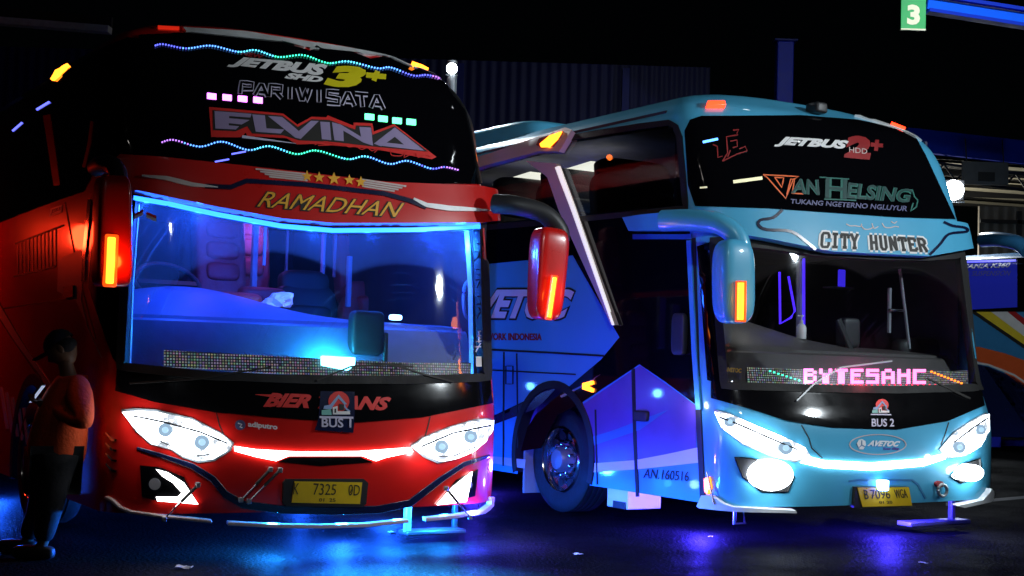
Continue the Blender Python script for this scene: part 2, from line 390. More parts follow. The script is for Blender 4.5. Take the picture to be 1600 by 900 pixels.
# ------------------------------------------------------------------ bus hull
def lerp_tab(tab, z):
    if z <= tab[0][0]: return tab[0][1]
    for (a, va), (b, vb) in zip(tab, tab[1:]):
        if z <= b:
            t = (z-a)/(b-a); return va + (vb-va)*t
    return tab[-1][1]
def smooth_tab(tab, h=.05):
    zs = [tab[0][0] + (tab[-1][0]-tab[0][0])*i/160 for i in range(161)]
    return [(z, sum(lerp_tab(tab, z+h*k) for k in (-2, -1, 0, 1, 2))/5) for z in zs]
def uni(tab, n=600):
    a, b = tab[0][0], tab[-1][0]
    return (a, (b-a)/n, [lerp_tab(tab, a+(b-a)*i/n) for i in range(n+1)])
def lu(u, z):
    t = (z-u[0])/u[1]
    if t <= 0: return u[2][0]
    i = int(t)
    if i >= len(u[2])-1: return u[2][-1]
    return u[2][i] + (u[2][i+1]-u[2][i])*(t-i)
class Hull:
    def __init__(s, name, origin, rz, W, D, n, prof, wtab, L, label, z0=.3):
        s.W, s.D, s.n, s.L = W, D, n, L
        s.prof = uni(smooth_tab(prof)); s.wtab = uni(wtab); s.z0 = z0; s.z1 = prof[-1][0]
        s.root = empty(name, (*origin, 0), rz, label, 'bus', 'tour buses parked side by side')
        s.mw = Matrix.Translation((*origin, 0)) @ Matrix.Rotation(rz, 4, 'Z'); s.iw = s.mw.inverted()
        pts = [(0, 0)]; N = 900
        for i in range(1, N+1):
            th = pi/2*(i/N); pts.append((W*sin(th)**(2/n), D*(1-cos(th)**(2/n))))
        pts.append((W, L))
        ss = [0]
        for a, b in zip(pts, pts[1:]): ss.append(ss[-1]+math.hypot(b[0]-a[0], b[1]-a[1]))
        # regular table
        s.smax = ss[-1]; s.ds = .004; s.tab = []; j = 0
        k = int(s.smax/s.ds)+1
        for i in range(k+1):
            q = min(i*s.ds, s.smax)
            while j < len(ss)-2 and ss[j+1] < q: j += 1
            t = (q-ss[j])/(ss[j+1]-ss[j] or 1)
            s.tab.append((pts[j][0]+(pts[j+1][0]-pts[j][0])*t, pts[j][1]+(pts[j+1][1]-pts[j][1])*t))
        s.snose = ss[N]
        s.cache = {}
    def base(s, q):
        a = min(abs(q), s.smax)/s.ds; i = min(int(a), len(s.tab)-2); t = a-i
        x = s.tab[i][0]+(s.tab[i+1][0]-s.tab[i][0])*t; y = s.tab[i][1]+(s.tab[i+1][1]-s.tab[i][1])*t
        return math.copysign(x, q), y
    def raw(s, q, z):
        x, y = s.base(q)
        return Vector((x*lu(s.wtab, z), y + lu(s.prof, z)*max(0, 1-y/3.0), z))
    def pt(s, q, z, off=0):
        p = s.raw(q, z)
        if off:
            e = .01
            n = (s.raw(q+e, z)-s.raw(q-e, z)).cross(s.raw(q, z+e)-s.raw(q, z-e)).normalized()
            if n.length < .5: n = Vector((0, -1, 0))
            p = p + n*off
        return p
    def grid(s, off):
        if off in s.cache: return s.cache[off]
        S = [i*.05 for i in range(int(s.snose/.05)+1)]; S += [s.snose+.05+i*.12 for i in range(int((s.smax-s.snose)/.12))]
        S = [-q for q in reversed(S[1:])]+S; Z = [s.z0-.15+(s.z1-s.z0+.12)*j/60 for j in range(61)]
        vs_ = [s.mw @ s.pt(q, z, off) for z in Z for q in S]; n = len(S)
        fs = [(j*n+i, j*n+i+1, (j+1)*n+i+1, (j+1)*n+i) for j in range(60) for i in range(n-1)]
        b = BVHTree.FromPolygons(vs_, fs, epsilon=0)
        s.cache[off] = (S, Z, b); return s.cache[off]
    def inv(s, P, z, f0, f1, off):
        lo, hi = f0-.06, f1+.06
        best = None
        for it in range(3):
            k = 12
            for i in range(k+1):
                q = lo+(hi-lo)*i/k; d = (s.pt(q, z, off)-P).length
                if best is None or d < best[0]: best = (d, q)
            h = (hi-lo)/k; lo, hi = best[1]-h, best[1]+h
        return best[1]
    def hit(s, x, y, off=0):
        off = round(off, 2)
        S, Z, b = s.grid(off); o, d = px_ray(x, y)
        loc, no, fi, dist = b.ray_cast(o, d)
        if loc is None:
            bd = None
            for i in range(60):
                p = o+d*(7+i*.25); r = b.find_nearest(p)
                if r[0] is not None and (bd is None or r[3] < bd[0]): bd = (r[3], r[0], r[2])
            loc, fi = bd[1], bd[2]
        n = len(S)-1; i = fi % n
        P = s.iw @ loc
        # height of the un-offset point: search z too when offset
        z = P.z
        q = s.inv(P, z, S[i], S[i+1], off)
        if off:
            for _ in range(3):
                z += P.z - s.pt(q, z, off).z; q = s.inv(P, z, q-.02, q+.02, off)
        return q, z
    def loc(s, x, y, plane_y):
        """local point where the pixel ray meets the plane y = plane_y"""
        o, d = px_ray(x, y); o = s.iw @ o; d = s.iw.to_3x3() @ d
        return o + d*((plane_y-o.y)/d.y)
    def side(s, x, y, plane_x):
        o, d = px_ray(x, y); o = s.iw @ o; d = s.iw.to_3x3() @ d
        return o + d*((plane_x-o.x)/d.x)
    # --- surface builders
    def skin(s, name, v2, f2, mat, parent, off, thick, smooth=35, bevel=0, cut=0, seg=2):
        bm = bmesh.new(); V = [bm.verts.new((a, b, 0)) for a, b in v2]
        for f in f2:
            try: bm.faces.new([V[i] for i in f])
            except ValueError: pass
        if cut:
            bmesh.ops.triangulate(bm, faces=bm.faces[:], ngon_method='EAR_CLIP')
            for ax in (0, 1):
                lo = min(v.co[ax] for v in bm.verts); hi = max(v.co[ax] for v in bm.verts)
                k = math.ceil(lo/cut)
                while k*cut < hi:
                    co = [0, 0, 0]; no = [0, 0, 0]; co[ax] = k*cut; no[ax] = 1
                    bmesh.ops.bisect_plane(bm, geom=bm.verts[:]+bm.edges[:]+bm.faces[:], plane_co=co, plane_no=no, dist=1e-5); k += 1
            bmesh.ops.remove_doubles(bm, verts=bm.verts, dist=1e-5)
        if thick:
            r = bmesh.ops.extrude_face_region(bm, geom=bm.faces[:])
            for g in r['geom']:
                if isinstance(g, bmesh.types.BMVert): g.co.z = 1
        else:
            for v in bm.verts: v.co.z = 1
        for v in bm.verts: v.co = s.pt(v.co.x, v.co.y, off if v.co.z > .5 else off-thick)
        return finish(name, bm, mat, parent or s.root, smooth, bevel, seg)
    def patch(s, name, poly, mat, parent=None, off=.006, thick=.012, lift=0, cut=.09, step=9, bevel=0, curve=False, smooth=35, seg=2):
        if curve: poly = curve2(poly+[poly[0]], 5)[:-1]
        P = [s.hit(x, y, lift) for x, y in resample(poly, step)]
        Q = []
        for p in P:
            if not Q or math.hypot(p[0]-Q[-1][0], p[1]-Q[-1][1]) > .002: Q.append(p)
        return s.skin(name, Q, [tuple(range(len(Q)))], mat, parent, off, thick, smooth, bevel, cut, seg)
    def strip(s, name, pl, wpx, mat, parent=None, off=.008, thick=.01, lift=0, closed=False, step=10, bevel=0):
        lines = pl if isinstance(pl[0][0], (list, tuple)) else [pl]
        V = []; F = []
        for l in lines:
            v, f = strip_quads(l, wpx, closed, step); k = len(V); V += [s.hit(x, y, lift) for x, y in v]; F += [tuple(i+k for i in g) for g in f]
        return s.skin(name, V, F, mat, parent, off, thick, 35, bevel)
    def text(s, name, body, quad, mat, parent=None, off=.01, thick=.003, bold=.0, shear=0., lift=0):
        v, f = text_shape(body, bold, shear)
        return s.skin(name, [s.hit(*bil(quad, a, b), lift) for a, b in v], f, mat, parent, off, thick, 0)
    def tri(s, name, polys, mat, parent=None, off=.01, thick=.003, lift=0, cut=.15, step=12):
        """several polygons on the surface as one sticker"""
        V = []; F = []
        for p in polys:
            k = len(V); r = resample(p, step); V += [s.hit(x, y, lift) for x, y in r]; F.append(tuple(range(k, k+len(r))))
        return s.skin(name, V, F, mat, parent, off, thick, 0, 0, cut)
    def body(s, mat, hole, arches, more=()):
        """the closed shell; hole = (s,z) polygon left open for the windscreen, arches = (y,z,r)"""
        def inside(p, poly):
            c = False; n = len(poly)
            for i in range(n):
                a, b = poly[i], poly[i-1]
                if (a[1] > p[1]) != (b[1] > p[1]) and p[0] < (b[0]-a[0])*(p[1]-a[1])/(b[1]-a[1])+a[0]: c = not c
            return c
        holes = ([hole] if hole else [])+list(more)
        d = .032
        k = int(math.ceil(s.snose/d)); S = [s.snose*i/k for i in range(k+1)]
        q = s.snose
        while q < min(s.snose+4.5, s.smax): q += .05; S.append(q)
        while q < s.smax-.3: q += .3; S.append(q)
        S.append(s.smax); S = [-a for a in reversed(S[1:])]+S
        Z = []; z = s.z0
        while z < s.z1-.25: Z.append(z); z += d
        while z < s.z1: Z.append(z); z += .025
        Z.append(s.z1)
        bm = bmesh.new(); G = [[bm.verts.new(s.raw(a, z)) for a in S] for z in Z]; n = len(S)
        for j in range(len(Z)-1):
            for i in range(n-1):
                qs, qz = (S[i]+S[i+1])/2, (Z[j]+Z[j+1])/2
                if any(inside((S[i+a_], Z[j+b_]), hp) for hp in holes for a_ in (0, 1) for b_ in (0, 1)): continue
                if abs(qs) > s.snose:
                    p = s.raw(qs, qz)
                    if any(math.hypot(p.y-a, p.z-b) < r for a, b, r in arches): continue
                bm.faces.new((G[j][i], G[j][i+1], G[j+1][i+1], G[j+1][i]))
        for i in range(n//2): 
            a, b, c, e = G[-1][i], G[-1][i+1], G[-1][n-2-i], G[-1][n-1-i]
            bm.faces.new([a, b, c, e] if b != c else [a, b, e])
        for j in range(len(Z)-1): bm.faces.new((G[j][0], G[j+1][0], G[j+1][n-1], G[j][n-1]))
        loose = [v for v in bm.verts if not v.link_faces]; bmesh.ops.delete(bm, geom=loose, context='VERTS')
        return finish('body', bm, mat, s.root, 40)

RZ = radians(31.79)

# ================================================================== shared bus pieces
def wheel(parent, c, r=.48):
    """front wheel, outer face towards -x, centre c"""
    ax = (-1, 0, 0)
    wv = empty('wheel', (0, 0, 0)); wv.parent = parent
    tp = [(r*.62, -.28), (r*.93, -.28), (r, -.23)]
    for k in range(4):
        h = -.2+k*.055
        tp += [(r, h), (r, h+.035), (r-.012, h+.04), (r-.012, h+.05)]
    tp += [(r, .02), (r*.97, .035), (r*.85, .05), (r*.72, .045), (r*.62, .02), (r*.62, -.28)]
    lathe('tyre', tp, c, ax, M['rubber'], wv, 56)
    rp = [(r*.63, -.1), (r*.635, .035), (r*.60, .05), (r*.575, .03), (r*.56, -.02), (r*.40, -.035), (r*.36, -.03), (r*.34, .0), (.02, .0), (.001, 0)]
    lathe('rim', rp, c, ax, M['chrome'], wv, 48)
    for k in range(10):
        a = 2*pi*k/10; lathe('vent_hole', [(.001, -.006), (.040, -.006), (.040, .006), (.001, .006)], Vector(c)+Vector((.024, r*.475*cos(a), r*.475*sin(a))), ax, M['rubber'], wv, 14)
    lathe('hub_cap', [(.11, -.03), (.11, .05), (.09, .08), (.03, .09), (.001, .09)], c, ax, M['steel'], wv, 24)
    for k in range(10):
        a = 2*pi*(k+.5)/10; lathe('wheel_nut', [(.001, -.02), (.016, -.02), (.014, .03), (.001, .032)], Vector(c)+Vector((-.01, r*.30*cos(a), r*.30*sin(a))), ax, M['chrome'], wv, 6)
    return wv
def seat(parent, x, y, z, mat, w_=.46, name='seat'):
    o = lozenge(name, (x, y, z+.08), (w_/2, .24, .09), mat, parent, .4)
    back = lozenge('backrest', (x, y+.30, z+.50), (w_/2, .10, .44), mat, o, .4, Matrix.Rotation(radians(-10), 4, 'X'))
    for k in range(3): lozenge('cushion', (x, y+.19+k*.035, z+.34+k*.17), (w_/2-.07, .05, .075), mat, back, .5, Matrix.Rotation(radians(-10), 4, 'X'), nu=20, nv=12)
    lozenge('headrest', (x, y+.37, z+.93), (w_/2-.06, .08, .12), mat, back, .5, Matrix.Rotation(radians(-10), 4, 'X'))
    return o
def stroke_text(h, name, glyphs, quad, mat, wpx, parent=None, off=.01, gap=.12):
    n = len(glyphs); lines = []
    for i, g in enumerate(glyphs):
        for st in g: lines.append([bil(quad, (i+ (a*(1-gap)))/(n-gap), b) for a, b in st])
    return h.strip(name, lines, wpx, mat, parent, off, .002, step=14)
GL = dict(P=[[(0, 0), (.1, 1), (1, 1), (.95, .5), (.25, .45)]], A=[[(0, 0), (.5, .98), (.62, .98), (1, 0)], [(.35, .3), (.85, .3)]],
          R=[[(0, 0), (.1, 1), (1, 1), (.95, .5), (.3, .48)], [(.55, .5), (1, 0)]], I=[[(.5, 0), (.55, 1)]],
          W=[[(0, 1), (.25, .02), (.38, .02), (.6, .9), (.7, .02), (1, 1)]], S=[[(1, 1), (.1, 1), (.05, .55), (.95, .48), (.9, 0), (0, 0)]],
          T=[[(0, 1), (1, 1)], [(.5, 1), (.5, 0)]])
def star(cx, cy, r):
    return [(cx+(r if k % 2 == 0 else r*.42)*sin(pi*k/5), cy-(r if k % 2 == 0 else r*.42)*cos(pi*k/5)) for k in range(10)]
def circ(cx, cy, rx, ry=None, n=28):
    ry = ry or rx; return [(cx+rx*cos(2*pi*k/n), cy+ry*sin(2*pi*k/n)) for k in range(n)]
def badge(h, x, y, sc, word, quad, parent, off):
    """round sun, roof and train emblem over a base line, with the bus number below"""
    T = lambda pts: [(x+a*sc, y+b*sc) for a, b in pts]
    o = h.tri('emblem', [T(circ(0, -6, 20, 19))], M['redsticker'], parent, off, .002)
    h.tri('emblem_roof', [T([(-30, 8), (-28, 2), (-17, 0), (-1, -19), (15, -1), (10, 0), (-1, -12), (-12, 3), (-14, 8)]), T([(10, -2), (14, 6), (22, 12), (18, 14), (9, 4)])], M['bluesticker'], o, off+.004, .002)
    h.tri('emblem_train', [T([(-12, 5), (-3, 2), (-3, 18), (-12, 18)]), T([(-3, 12), (20, 12), (21, 18), (-3, 18)])], M['white'], o, off+.005, .002)
    h.tri('emblem_bush', [T([(-33, 10), (-16, 8), (-14, 19), (-33, 19)])], M['tealpale'], o, off+.005, .002)
    h.tri('emblem_gap', [T([(0, -2), (9, 0), (9, 10), (0, 10)]), T([(-9, 8), (-6, 7), (-6, 15), (-9, 15)])], M['ink'], o, off+.007, .002)
    h.tri('base_line', [T([(-37, 21), (27, 22), (27, 26), (-37, 25)])], M['lilacpale'], o, off+.004, .002)
    h.text('bus_number', word, quad, M['lilacpale'], parent, off+.004, .002, .02)
M['bluesticker'] = pbr('sky blue sticker', (.25, .38, .62), .5, var=.1)
M['tealpale'] = pbr('pale teal sticker', (.18, .48, .42), .5, var=.2)
M['lilacpale'] = pbr('pale lilac sticker', (.62, .58, .74), .5, var=.06)
def lamp(name, loc, col, energy, parent=None, size=.05, kind='POINT', rot=None, **kw):
    l = bpy.data.lights.new(name, kind); l.energy = energy; l.color = col
    if kind in ('POINT', 'SPOT'): l.shadow_soft_size = size
    for k, v in kw.items(): setattr(l, k, v)
    o = bpy.data.objects.new(name, l); COL.objects.link(o); o.location = loc
    if rot is not None: o.rotation_euler = rot
    if parent: o.parent = parent
    return o
def leds(h, name, pl, wpx, gap, colours, off):
    """string of small LEDs; colours = [(t, material)] along the line"""
    p = resample(curve2(pl, 6), 1.0, False); bm = bmesh.new(); acc = 0; k = 0
    idx = {}; mats = []
    for t, mm in colours:
        if mm not in mats: mats.append(mm)
    n = len(p); rng = random.Random(n)
    for i in range(0, n, gap):
        x, y = p[i]; t = i/n
        mm = [c for c in colours if c[0] <= t+rng.uniform(-.03, .03)] or [colours[0]]; mm = mm[-1][1]
        r = wpx/2; vs_ = [bm.verts.new(h.pt(*h.hit(x+a, y+b), off)) for a, b in ((-r, r), (r, r), (r, -r), (-r, -r))]
        f = bm.faces.new(vs_); f.material_index = mats.index(mm)
    r = bmesh.ops.extrude_face_region(bm, geom=bm.faces[:]); 
    for g in r['geom']:
        if isinstance(g, bmesh.types.BMVert): g.co += Vector((0, -.004, .001))
    return finish(name, bm, mats, h.root, 0)
M['led_blue'] = emit('led blue', (.10, .32, 1), 3.2)
M['led_deep'] = emit('led deep blue', (.12, .14, 1), 2.4)
M['led_cyan'] = emit('led cyan', (.10, .65, 1), 3.0)
M['led_green'] = emit('led green', (.06, 1, .55), 2.4)
M['led_violet'] = emit('led violet', (.55, .22, 1), 2.0)

M['underdim'] = emit('window led strip', (.12, .12, 1), 1.0)
M['salooncloth'] = pbr('dark blue saloon lining', (.03, .03, .07), .7); M['violetdim'] = emit('dim violet strip', (.06, .03, 1), .8)
# ================================================================== RED BUS
RED = Hull('tour_bus', (-1.197, 9.667), RZ, 1.5, .5, 3.0,
           [(.15, .04), (.4, 0), (1.0, .0), (1.25, .06), (1.8, .15), (2.4, .25), (2.75, .34), (3.2, .50), (3.5, .66), (3.7, .86), (3.78, 1.02)],
           [(.15, 1), (3.0, 1), (3.3, .985), (3.5, .95), (3.65, .87), (3.74, .74), (3.78, .55)], 12,
           'red and black high deck tour bus with blue lit cabin and yellow number plate')
R = RED.root
ws_px = [(207, 306), (262, 316), (340, 332), (440, 350), (520, 357), (640, 356), (752, 352), (759, 590), (650, 594), (480, 594), (330, 588), (190, 573), (196, 450)]
hole = [RED.hit(x, y) for x, y in resample(ws_px, 12)]
arch_c = (2.33, .5)
RED.body(M['red'], hole, [(arch_c[0], arch_c[1], .60)])
RED.strip('windscreen_gasket', ws_px, 13, M['rubber'], off=.021, thick=.06, closed=True)
RED.patch('windscreen', ws_px, windshield_mat('dusty windscreen', (.93, .96, 1), .95, [(.62, .98, 1.08), (-.42, .98, 1.10)], .11), off=.0, thick=0, cut=.12)
RED.patch('lower_panel', [(184, 574), (330, 588), (480, 594), (650, 594), (764, 590), (768, 630), (660, 652), (560, 660), (470, 655), (340, 645), (240, 628), (182, 611)], M['black'], off=.012, thick=.02, bevel=.006)
RED.patch('upper_windscreen', [(218, 56), (300, 52), (480, 65), (600, 81), (690, 104), (712, 122), (734, 200), (750, 288), (600, 287), (400, 266), (250, 248), (188, 246), (196, 170)], M['glassblack'], off=.010, thick=.02)
RED.patch('roof_trim', [(285, 46), (480, 57), (600, 74), (690, 96), (704, 108), (600, 89), (480, 70), (290, 51)], M['alu'], off=.02, thick=.03, bevel=.008)
RED.strip('pillar_trim', [(708, 112), (722, 150), (737, 205), (751, 286)], 7, M['dark'], off=.02, thick=.02)
# visor over the windscreen
vis = RED.patch('visor', [(176, 256), (190, 243), (250, 247), (400, 263), (600, 286), (748, 292), (774, 297), (779, 306), (778, 345), (750, 349), (640, 350), (520, 350), (440, 343), (340, 325), (262, 309), (208, 298), (180, 290)], M['red'], off=.13, thick=.15, lift=.10, bevel=.035, seg=4)
RED.strip('chrome_strip', [(222, 275), (260, 279), (300, 289), (340, 293)], lambda t: 6*sin(pi*min(1, t*.9+.08))+1, M['alu'], vis, .142, .012, .13)
RED.strip('navy_strip', [(320, 291), (360, 293), (385, 283), (480, 289), (600, 303), (640, 314), (665, 324)], 7, M['navy'], vis, .140, .01, .13)
RED.strip('chrome_strip', [(645, 311), (665, 321), (700, 326), (766, 329)], lambda t: 7*sin(pi*min(1, t*.9+.1))+1, M['alu'], vis, .144, .012, .13)
RED.text('route_lettering', 'RAMADHAN', [(408, 298), (633, 317), (625, 342), (398, 324)], M['ink'], vis, .136, .003, .045, .28, .13)
RED.text('route_lettering', 'RAMADHAN', [(410, 299.5), (631, 318), (624, 340), (401, 323)], M['gold'], vis, .140, .003, .0, .28, .13)
RED.strip('wing_stripes', [[(399+k*7, 264.5+k*4), (480, 273+k*3.2)] for k in range(4)], 2.6, M['pink'], vis, .138, .002, .13)
RED.strip('wing_stripes', [[(565, 281+k*3.4), (634-k*6, 291.5+k*2.6)] for k in range(4)], 2.6, M['pink'], vis, .138, .002, .13)
for k, (a, b) in enumerate(((479, 276), (498, 278), (521, 280), (545, 282), (563, 285))): RED.tri('star', [star(a, b, 10.5 if k == 2 else 9)], M['gold'], vis, .140, .002, .13)
# upper glass lettering
RED.text('deck_lettering', 'NEW', [(376, 82), (412, 88), (410, 94), (375, 88)], M['darkred'], None, .014, .002, .03, .2)
RED.text('maker_lettering', 'JETBUS', [(362, 90), (511, 103), (508, 126), (354, 106)], M['white'], None, .014, .002, .06, .3)
RED.text('deck_lettering', 'SHD', [(448, 115), (505, 122), (501, 131), (443, 124)], M['white'], None, .014, .002, .06, .2)
RED.text('generation_numeral', '3', [(508, 103), (572, 107), (567, 141), (504, 136)], M['yellow'], None, .015, .002, .07, .2)
RED.strip('plus_mark', [[(571, 119), (602, 122)], [(589, 113), (583, 128)]], 8, M['yellow'], None, .014, .002)
g = [GL[c] for c in 'PARIWISATA']
stroke_text(RED, 'tour_lettering', g, [(374, 130), (596, 152), (598, 172), (374, 148)], M['lilacpale'], 7.6, None, .014)
stroke_text(RED, 'tour_lettering', g, [(374, 130), (596, 152), (598, 172), (374, 148)], M['glassblack'], 4.0, None, .018)
E_ = lambda pts: [(310+a/4.103, 150+b/4.103) for a, b in pts]
nm = RED.tri('name_sticker', [E_([(65, 75), (540, 118), (630, 188), (720, 138), (815, 142), (825, 130), (850, 140), (990, 195), (990, 175), (1110, 180), (1120, 232), (1250, 185), (1520, 395), (1490, 410), (1120, 345), (750, 312), (630, 315), (560, 275), (310, 262), (300, 240), (270, 270), (80, 268)])], M['redsticker'], None, .013, .003)
RED.tri('name_backing', [E_([(88, 96), (535, 132), (632, 205), (722, 155), (835, 160), (1000, 222), (1005, 195), (1100, 198), (1110, 255), (1252, 200), (1465, 362), (1120, 330), (860, 300), (640, 290), (540, 258), (340, 246), (310, 200), (235, 232), (92, 225)])], M['ink'], nm, .016, .002)
RED.tri('name_lettering', [E_(p) for p in ([(98, 104), (335, 122), (328, 146), (192, 136), (192, 150), (322, 162), (272, 190), (190, 182), (190, 196), (255, 202), (235, 222), (104, 215)],
    [(340, 125), (420, 132), (430, 215), (545, 222), (522, 248), (362, 236)], [(440, 135), (530, 142), (637, 232), (715, 166), (765, 168), (650, 282), (615, 275)],
    [(775, 172), (835, 175), (845, 290), (785, 284)], [(850, 175), (905, 190), (1035, 268), (1025, 205), (1100, 210), (1112, 325), (1050, 305), (922, 228), (925, 297), (865, 290)],
    [(1118, 312), (1252, 208), (1440, 357), (1170, 327), (1200, 306), (1310, 318), (1252, 268), (1165, 330)])], M['lilac'], nm, .019, .002)
RED.strip('swash_lettering', [curve2(E_(p)) for p in ([(740, 320), (800, 300), (870, 318), (760, 325)], [(890, 325), (925, 322), (960, 335), (1000, 330), (1040, 350), (1075, 338), (1105, 358), (1150, 340), (1120, 370)], [(1290, 350), (1235, 350), (1230, 385), (1290, 390), (1330, 360), (1310, 400), (1380, 370), (1400, 400), (1450, 385), (1480, 395)])], 1.3, M['redsticker'], nm, .020, .002)
RED.strip('grey_slash', E_([(275, 268), (620, 312)]), lambda t: 4*(1-t)+.6, M['lilacpale'], nm, .020, .002)
C_ = lambda pts: [(220+a/2.857, 40+b/2.857) for a, b in pts]
cs = [(0, M['led_deep']), (.1, M['led_blue']), (.3, M['led_cyan']), (.42, M['led_green']), (.62, M['led_cyan']), (.72, M['led_blue']), (.88, M['led_deep']), (.95, M['led_violet'])]
leds(RED, 'led_string', C_([(65, 97), (100, 92), (200, 110), (310, 98), (430, 125), (510, 118), (610, 148), (720, 140), (830, 175), (920, 168), (1050, 198), (1110, 195), (1210, 230), (1270, 228), (1330, 240)]), 2.1, 5, cs, .016)
cs[0] = (0, M['led_violet']); cs[1] = (.07, M['led_blue'])
leds(RED, 'led_string', C_([(95, 525), (145, 515), (260, 545), (360, 523), (475, 560), (570, 543), (690, 578), (780, 562), (915, 600), (1000, 588), (1105, 622), (1185, 608), (1290, 642), (1350, 635), (1410, 648)]), 2.1, 5, cs, .016)
for mm, pts in (('purple', [(330, 152), (354, 154), (378, 156), (402, 158)]), ('green', [(576, 184), (597, 187), (619, 190), (641, 192)])):
    for a, b in pts: RED.patch('led_module', [(a-7, b-5), (a+7, b-3.5), (a+7, b+5), (a-7, b+3.5)], M[mm], None, .018, .008, step=20, cut=0)
for a, b in ((372, 240), (346, 252)): RED.strip('reflector_led', [(a-11, b+2), (a+11, b-2)], 2.2, M['led_deep'], None, .016, .003)
RED.patch('marker_lamp', [(646, 92), (660, 92), (674, 98), (672, 104), (648, 100)], M['amberhot'], None, .05, .05, bevel=.01, cut=0)
RED.patch('marker_lamp', [(247, 42.5), (280, 44), (280, 47), (247, 45.5)], M['reddim'], None, .012, .012, cut=0)
# headlamps
def headlamp(h, px, lenses, brow, mat='head'):
    hb = h.patch('headlight', px, M['steel'], None, .012, .03, bevel=.006)
    h.patch('glow_tube', [((a-sum(p[0] for p in px)/len(px))*.93+sum(p[0] for p in px)/len(px), (b-sum(p[1] for p in px)/len(px))*.90+sum(p[1] for p in px)/len(px)) for a, b in px], M[mat], hb, .055, .045, bevel=.004)
    for a, b, r in lenses:
        h.patch('lens_ring', circ(a, b, r+1.5, None, 20), M['lensring'], hb, .060, .01, step=30, cut=0)
        h.patch('projector_lens', circ(a, b, r*.55, None, 20), M['lens'], hb, .068, .02, step=30, cut=0, bevel=.006)
    for k in range(2):
        (a, b, _), (c, d, _) = lenses; t = .5 if k == 0 else -.7
        lamp('headlight_beam', h.pt(*h.hit(a+(c-a)*t, b+(d-b)*t), .12), (.86, .92, 1), E_HEAD, h.root, .03)
    for bl, wd in brow: h.strip('brow_line', bl, wd, M['ink'], hb, .061, .006)
    return hb
M['lensring'] = emit('lens ring', (.35, .52, .70), .9, (.02, .03, .04))
headlamp(RED, [(190, 640), (212, 638), (245, 640), (300, 653), (345, 676), (365, 692), (360, 704), (335, 720), (310, 723), (285, 715), (268, 703), (235, 694), (213, 674)], [(258, 671, 9), (313, 690, 10)], [([(212, 650), (260, 660), (310, 674), (352, 692)], 2.8), ([(226, 676), (262, 694), (300, 712), (338, 708)], 1.6)])
headlamp(RED, [(640, 697), (660, 683), (700, 667), (740, 655), (766, 653), (764, 670), (753, 690), (735, 706), (710, 718), (683, 724), (660, 714)], [(683, 697, 9), (727, 682, 8.5)], [([(652, 697), (700, 676), (757, 664)], 2.6), ([(672, 712), (700, 712), (736, 697)], 1.5)])
RED.patch('light_bar', [(366, 697), (400, 702), (470, 706), (560, 705), (640, 699), (643, 706), (600, 715), (586, 720), (565, 712), (450, 712), (430, 720), (400, 714), (367, 705)], M['drl'], None, .02, .03, bevel=.005)
RED.patch('grille_slot', [(452, 714), (563, 714), (582, 722), (500, 728), (434, 721)], M['black'], None, .008, .012)
RED.strip('shut_line', [(338, 645), (343, 665), (350, 680)], 1.6, M['ink'], None, .003, .003)
RED.strip('shut_line', [(672, 651), (668, 668), (664, 682)], 1.6, M['ink'], None, .003, .003)
RED.strip('swoosh', [(214, 700), (250, 711), (300, 728), (332, 748), (352, 772), (380, 788), (440, 796), (520, 798), (590, 796), (640, 786), (690, 748), (725, 725), (764, 712)], lambda t: 4+9*sin(pi*t)**.7, M['navy'], None, .010, .012, bevel=.003)
for pts, lens, l in (([(219, 727), (250, 730), (287, 745), (308, 787), (250, 783), (222, 776)], (242, 756, 12), [(244, 733), (262, 738), (287, 754), (309, 787), (246, 782), (244, 776), (277, 776), (284, 770), (270, 754), (254, 744)]),
                     ([(746, 733), (741, 775), (683, 788), (712, 750)], (729, 757, 9), [(735, 737), (702, 764), (681, 788), (726, 783), (727, 777), (705, 778), (706, 768), (726, 748)])):
    fb = RED.patch('fog_light', pts, M['black'], None, .008, .012, bevel=.004)
    RED.patch('lens_ring', circ(lens[0], lens[1], lens[2], None, 22), M['chrome'], fb, .014, .012, step=30, cut=0)
    RED.patch('fog_lens', circ(lens[0], lens[1], lens[2]-3, None, 22), M['fogdim'], fb, .020, .012, step=30, cut=0)
    RED.patch('light_guide', l, M['drl'], fb, .022, .014, bevel=.003)
for y in (683, 699, 715, 731): 
    RED.strip('side_vent', [(169, y-7), (178, y+4), (185, y+5)], lambda t: 2+2*t, M['chrome'], None, .02, .03)
RED.strip('lip_trim', [(168, 776), (178, 782), (190, 793), (205, 799), (260, 807), (330, 814)], 5, M['pink'], None, .03, .05, bevel=.006)
RED.strip('lip_trim', [(355, 817), (430, 821), (500, 822), (570, 820), (636, 813)], 6, M['pink'], None, .03, .05, bevel=.006)
RED.strip('lip_trim', [(662, 811), (710, 806), (752, 799), (766, 789), (766, 776)], 6, M['pink'], None, .03, .05, bevel=.006)
def stay(h, a, b, o1=.03, o2=.05):
    p = h.pt(*h.hit(*a), o1); q = h.pt(*h.hit(*b), o2); d = (q-p).normalized()
    o = tube('stay_rod', [p, q], .006, M['chrome'], h.root, 8)
    for e in (p, q): box('ball_joint', (e.x, e.y, e.z), (.03, .03, .035), M['steel'], o, .006)
    tube('gas_cylinder', [p, p+(q-p)*.5], .011, M['ink'], o, 8)
for a, b in (((420, 733), (373, 779)), ((435, 734), (385, 781)), ((308, 757), (256, 808)), ((693, 762), (727, 806))): stay(RED, a, b)
pf = RED.patch('plate_frame', [(446, 748), (566, 748), (573, 754), (570, 786), (564, 791), (446, 790), (440, 785), (441, 754)], M['ink'], None, .025, .03, bevel=.006)
RED.patch('number_plate', [(457.5, 751.5), (563, 753), (559.5, 786), (453, 784)], M['plate'], pf, .031, .006)
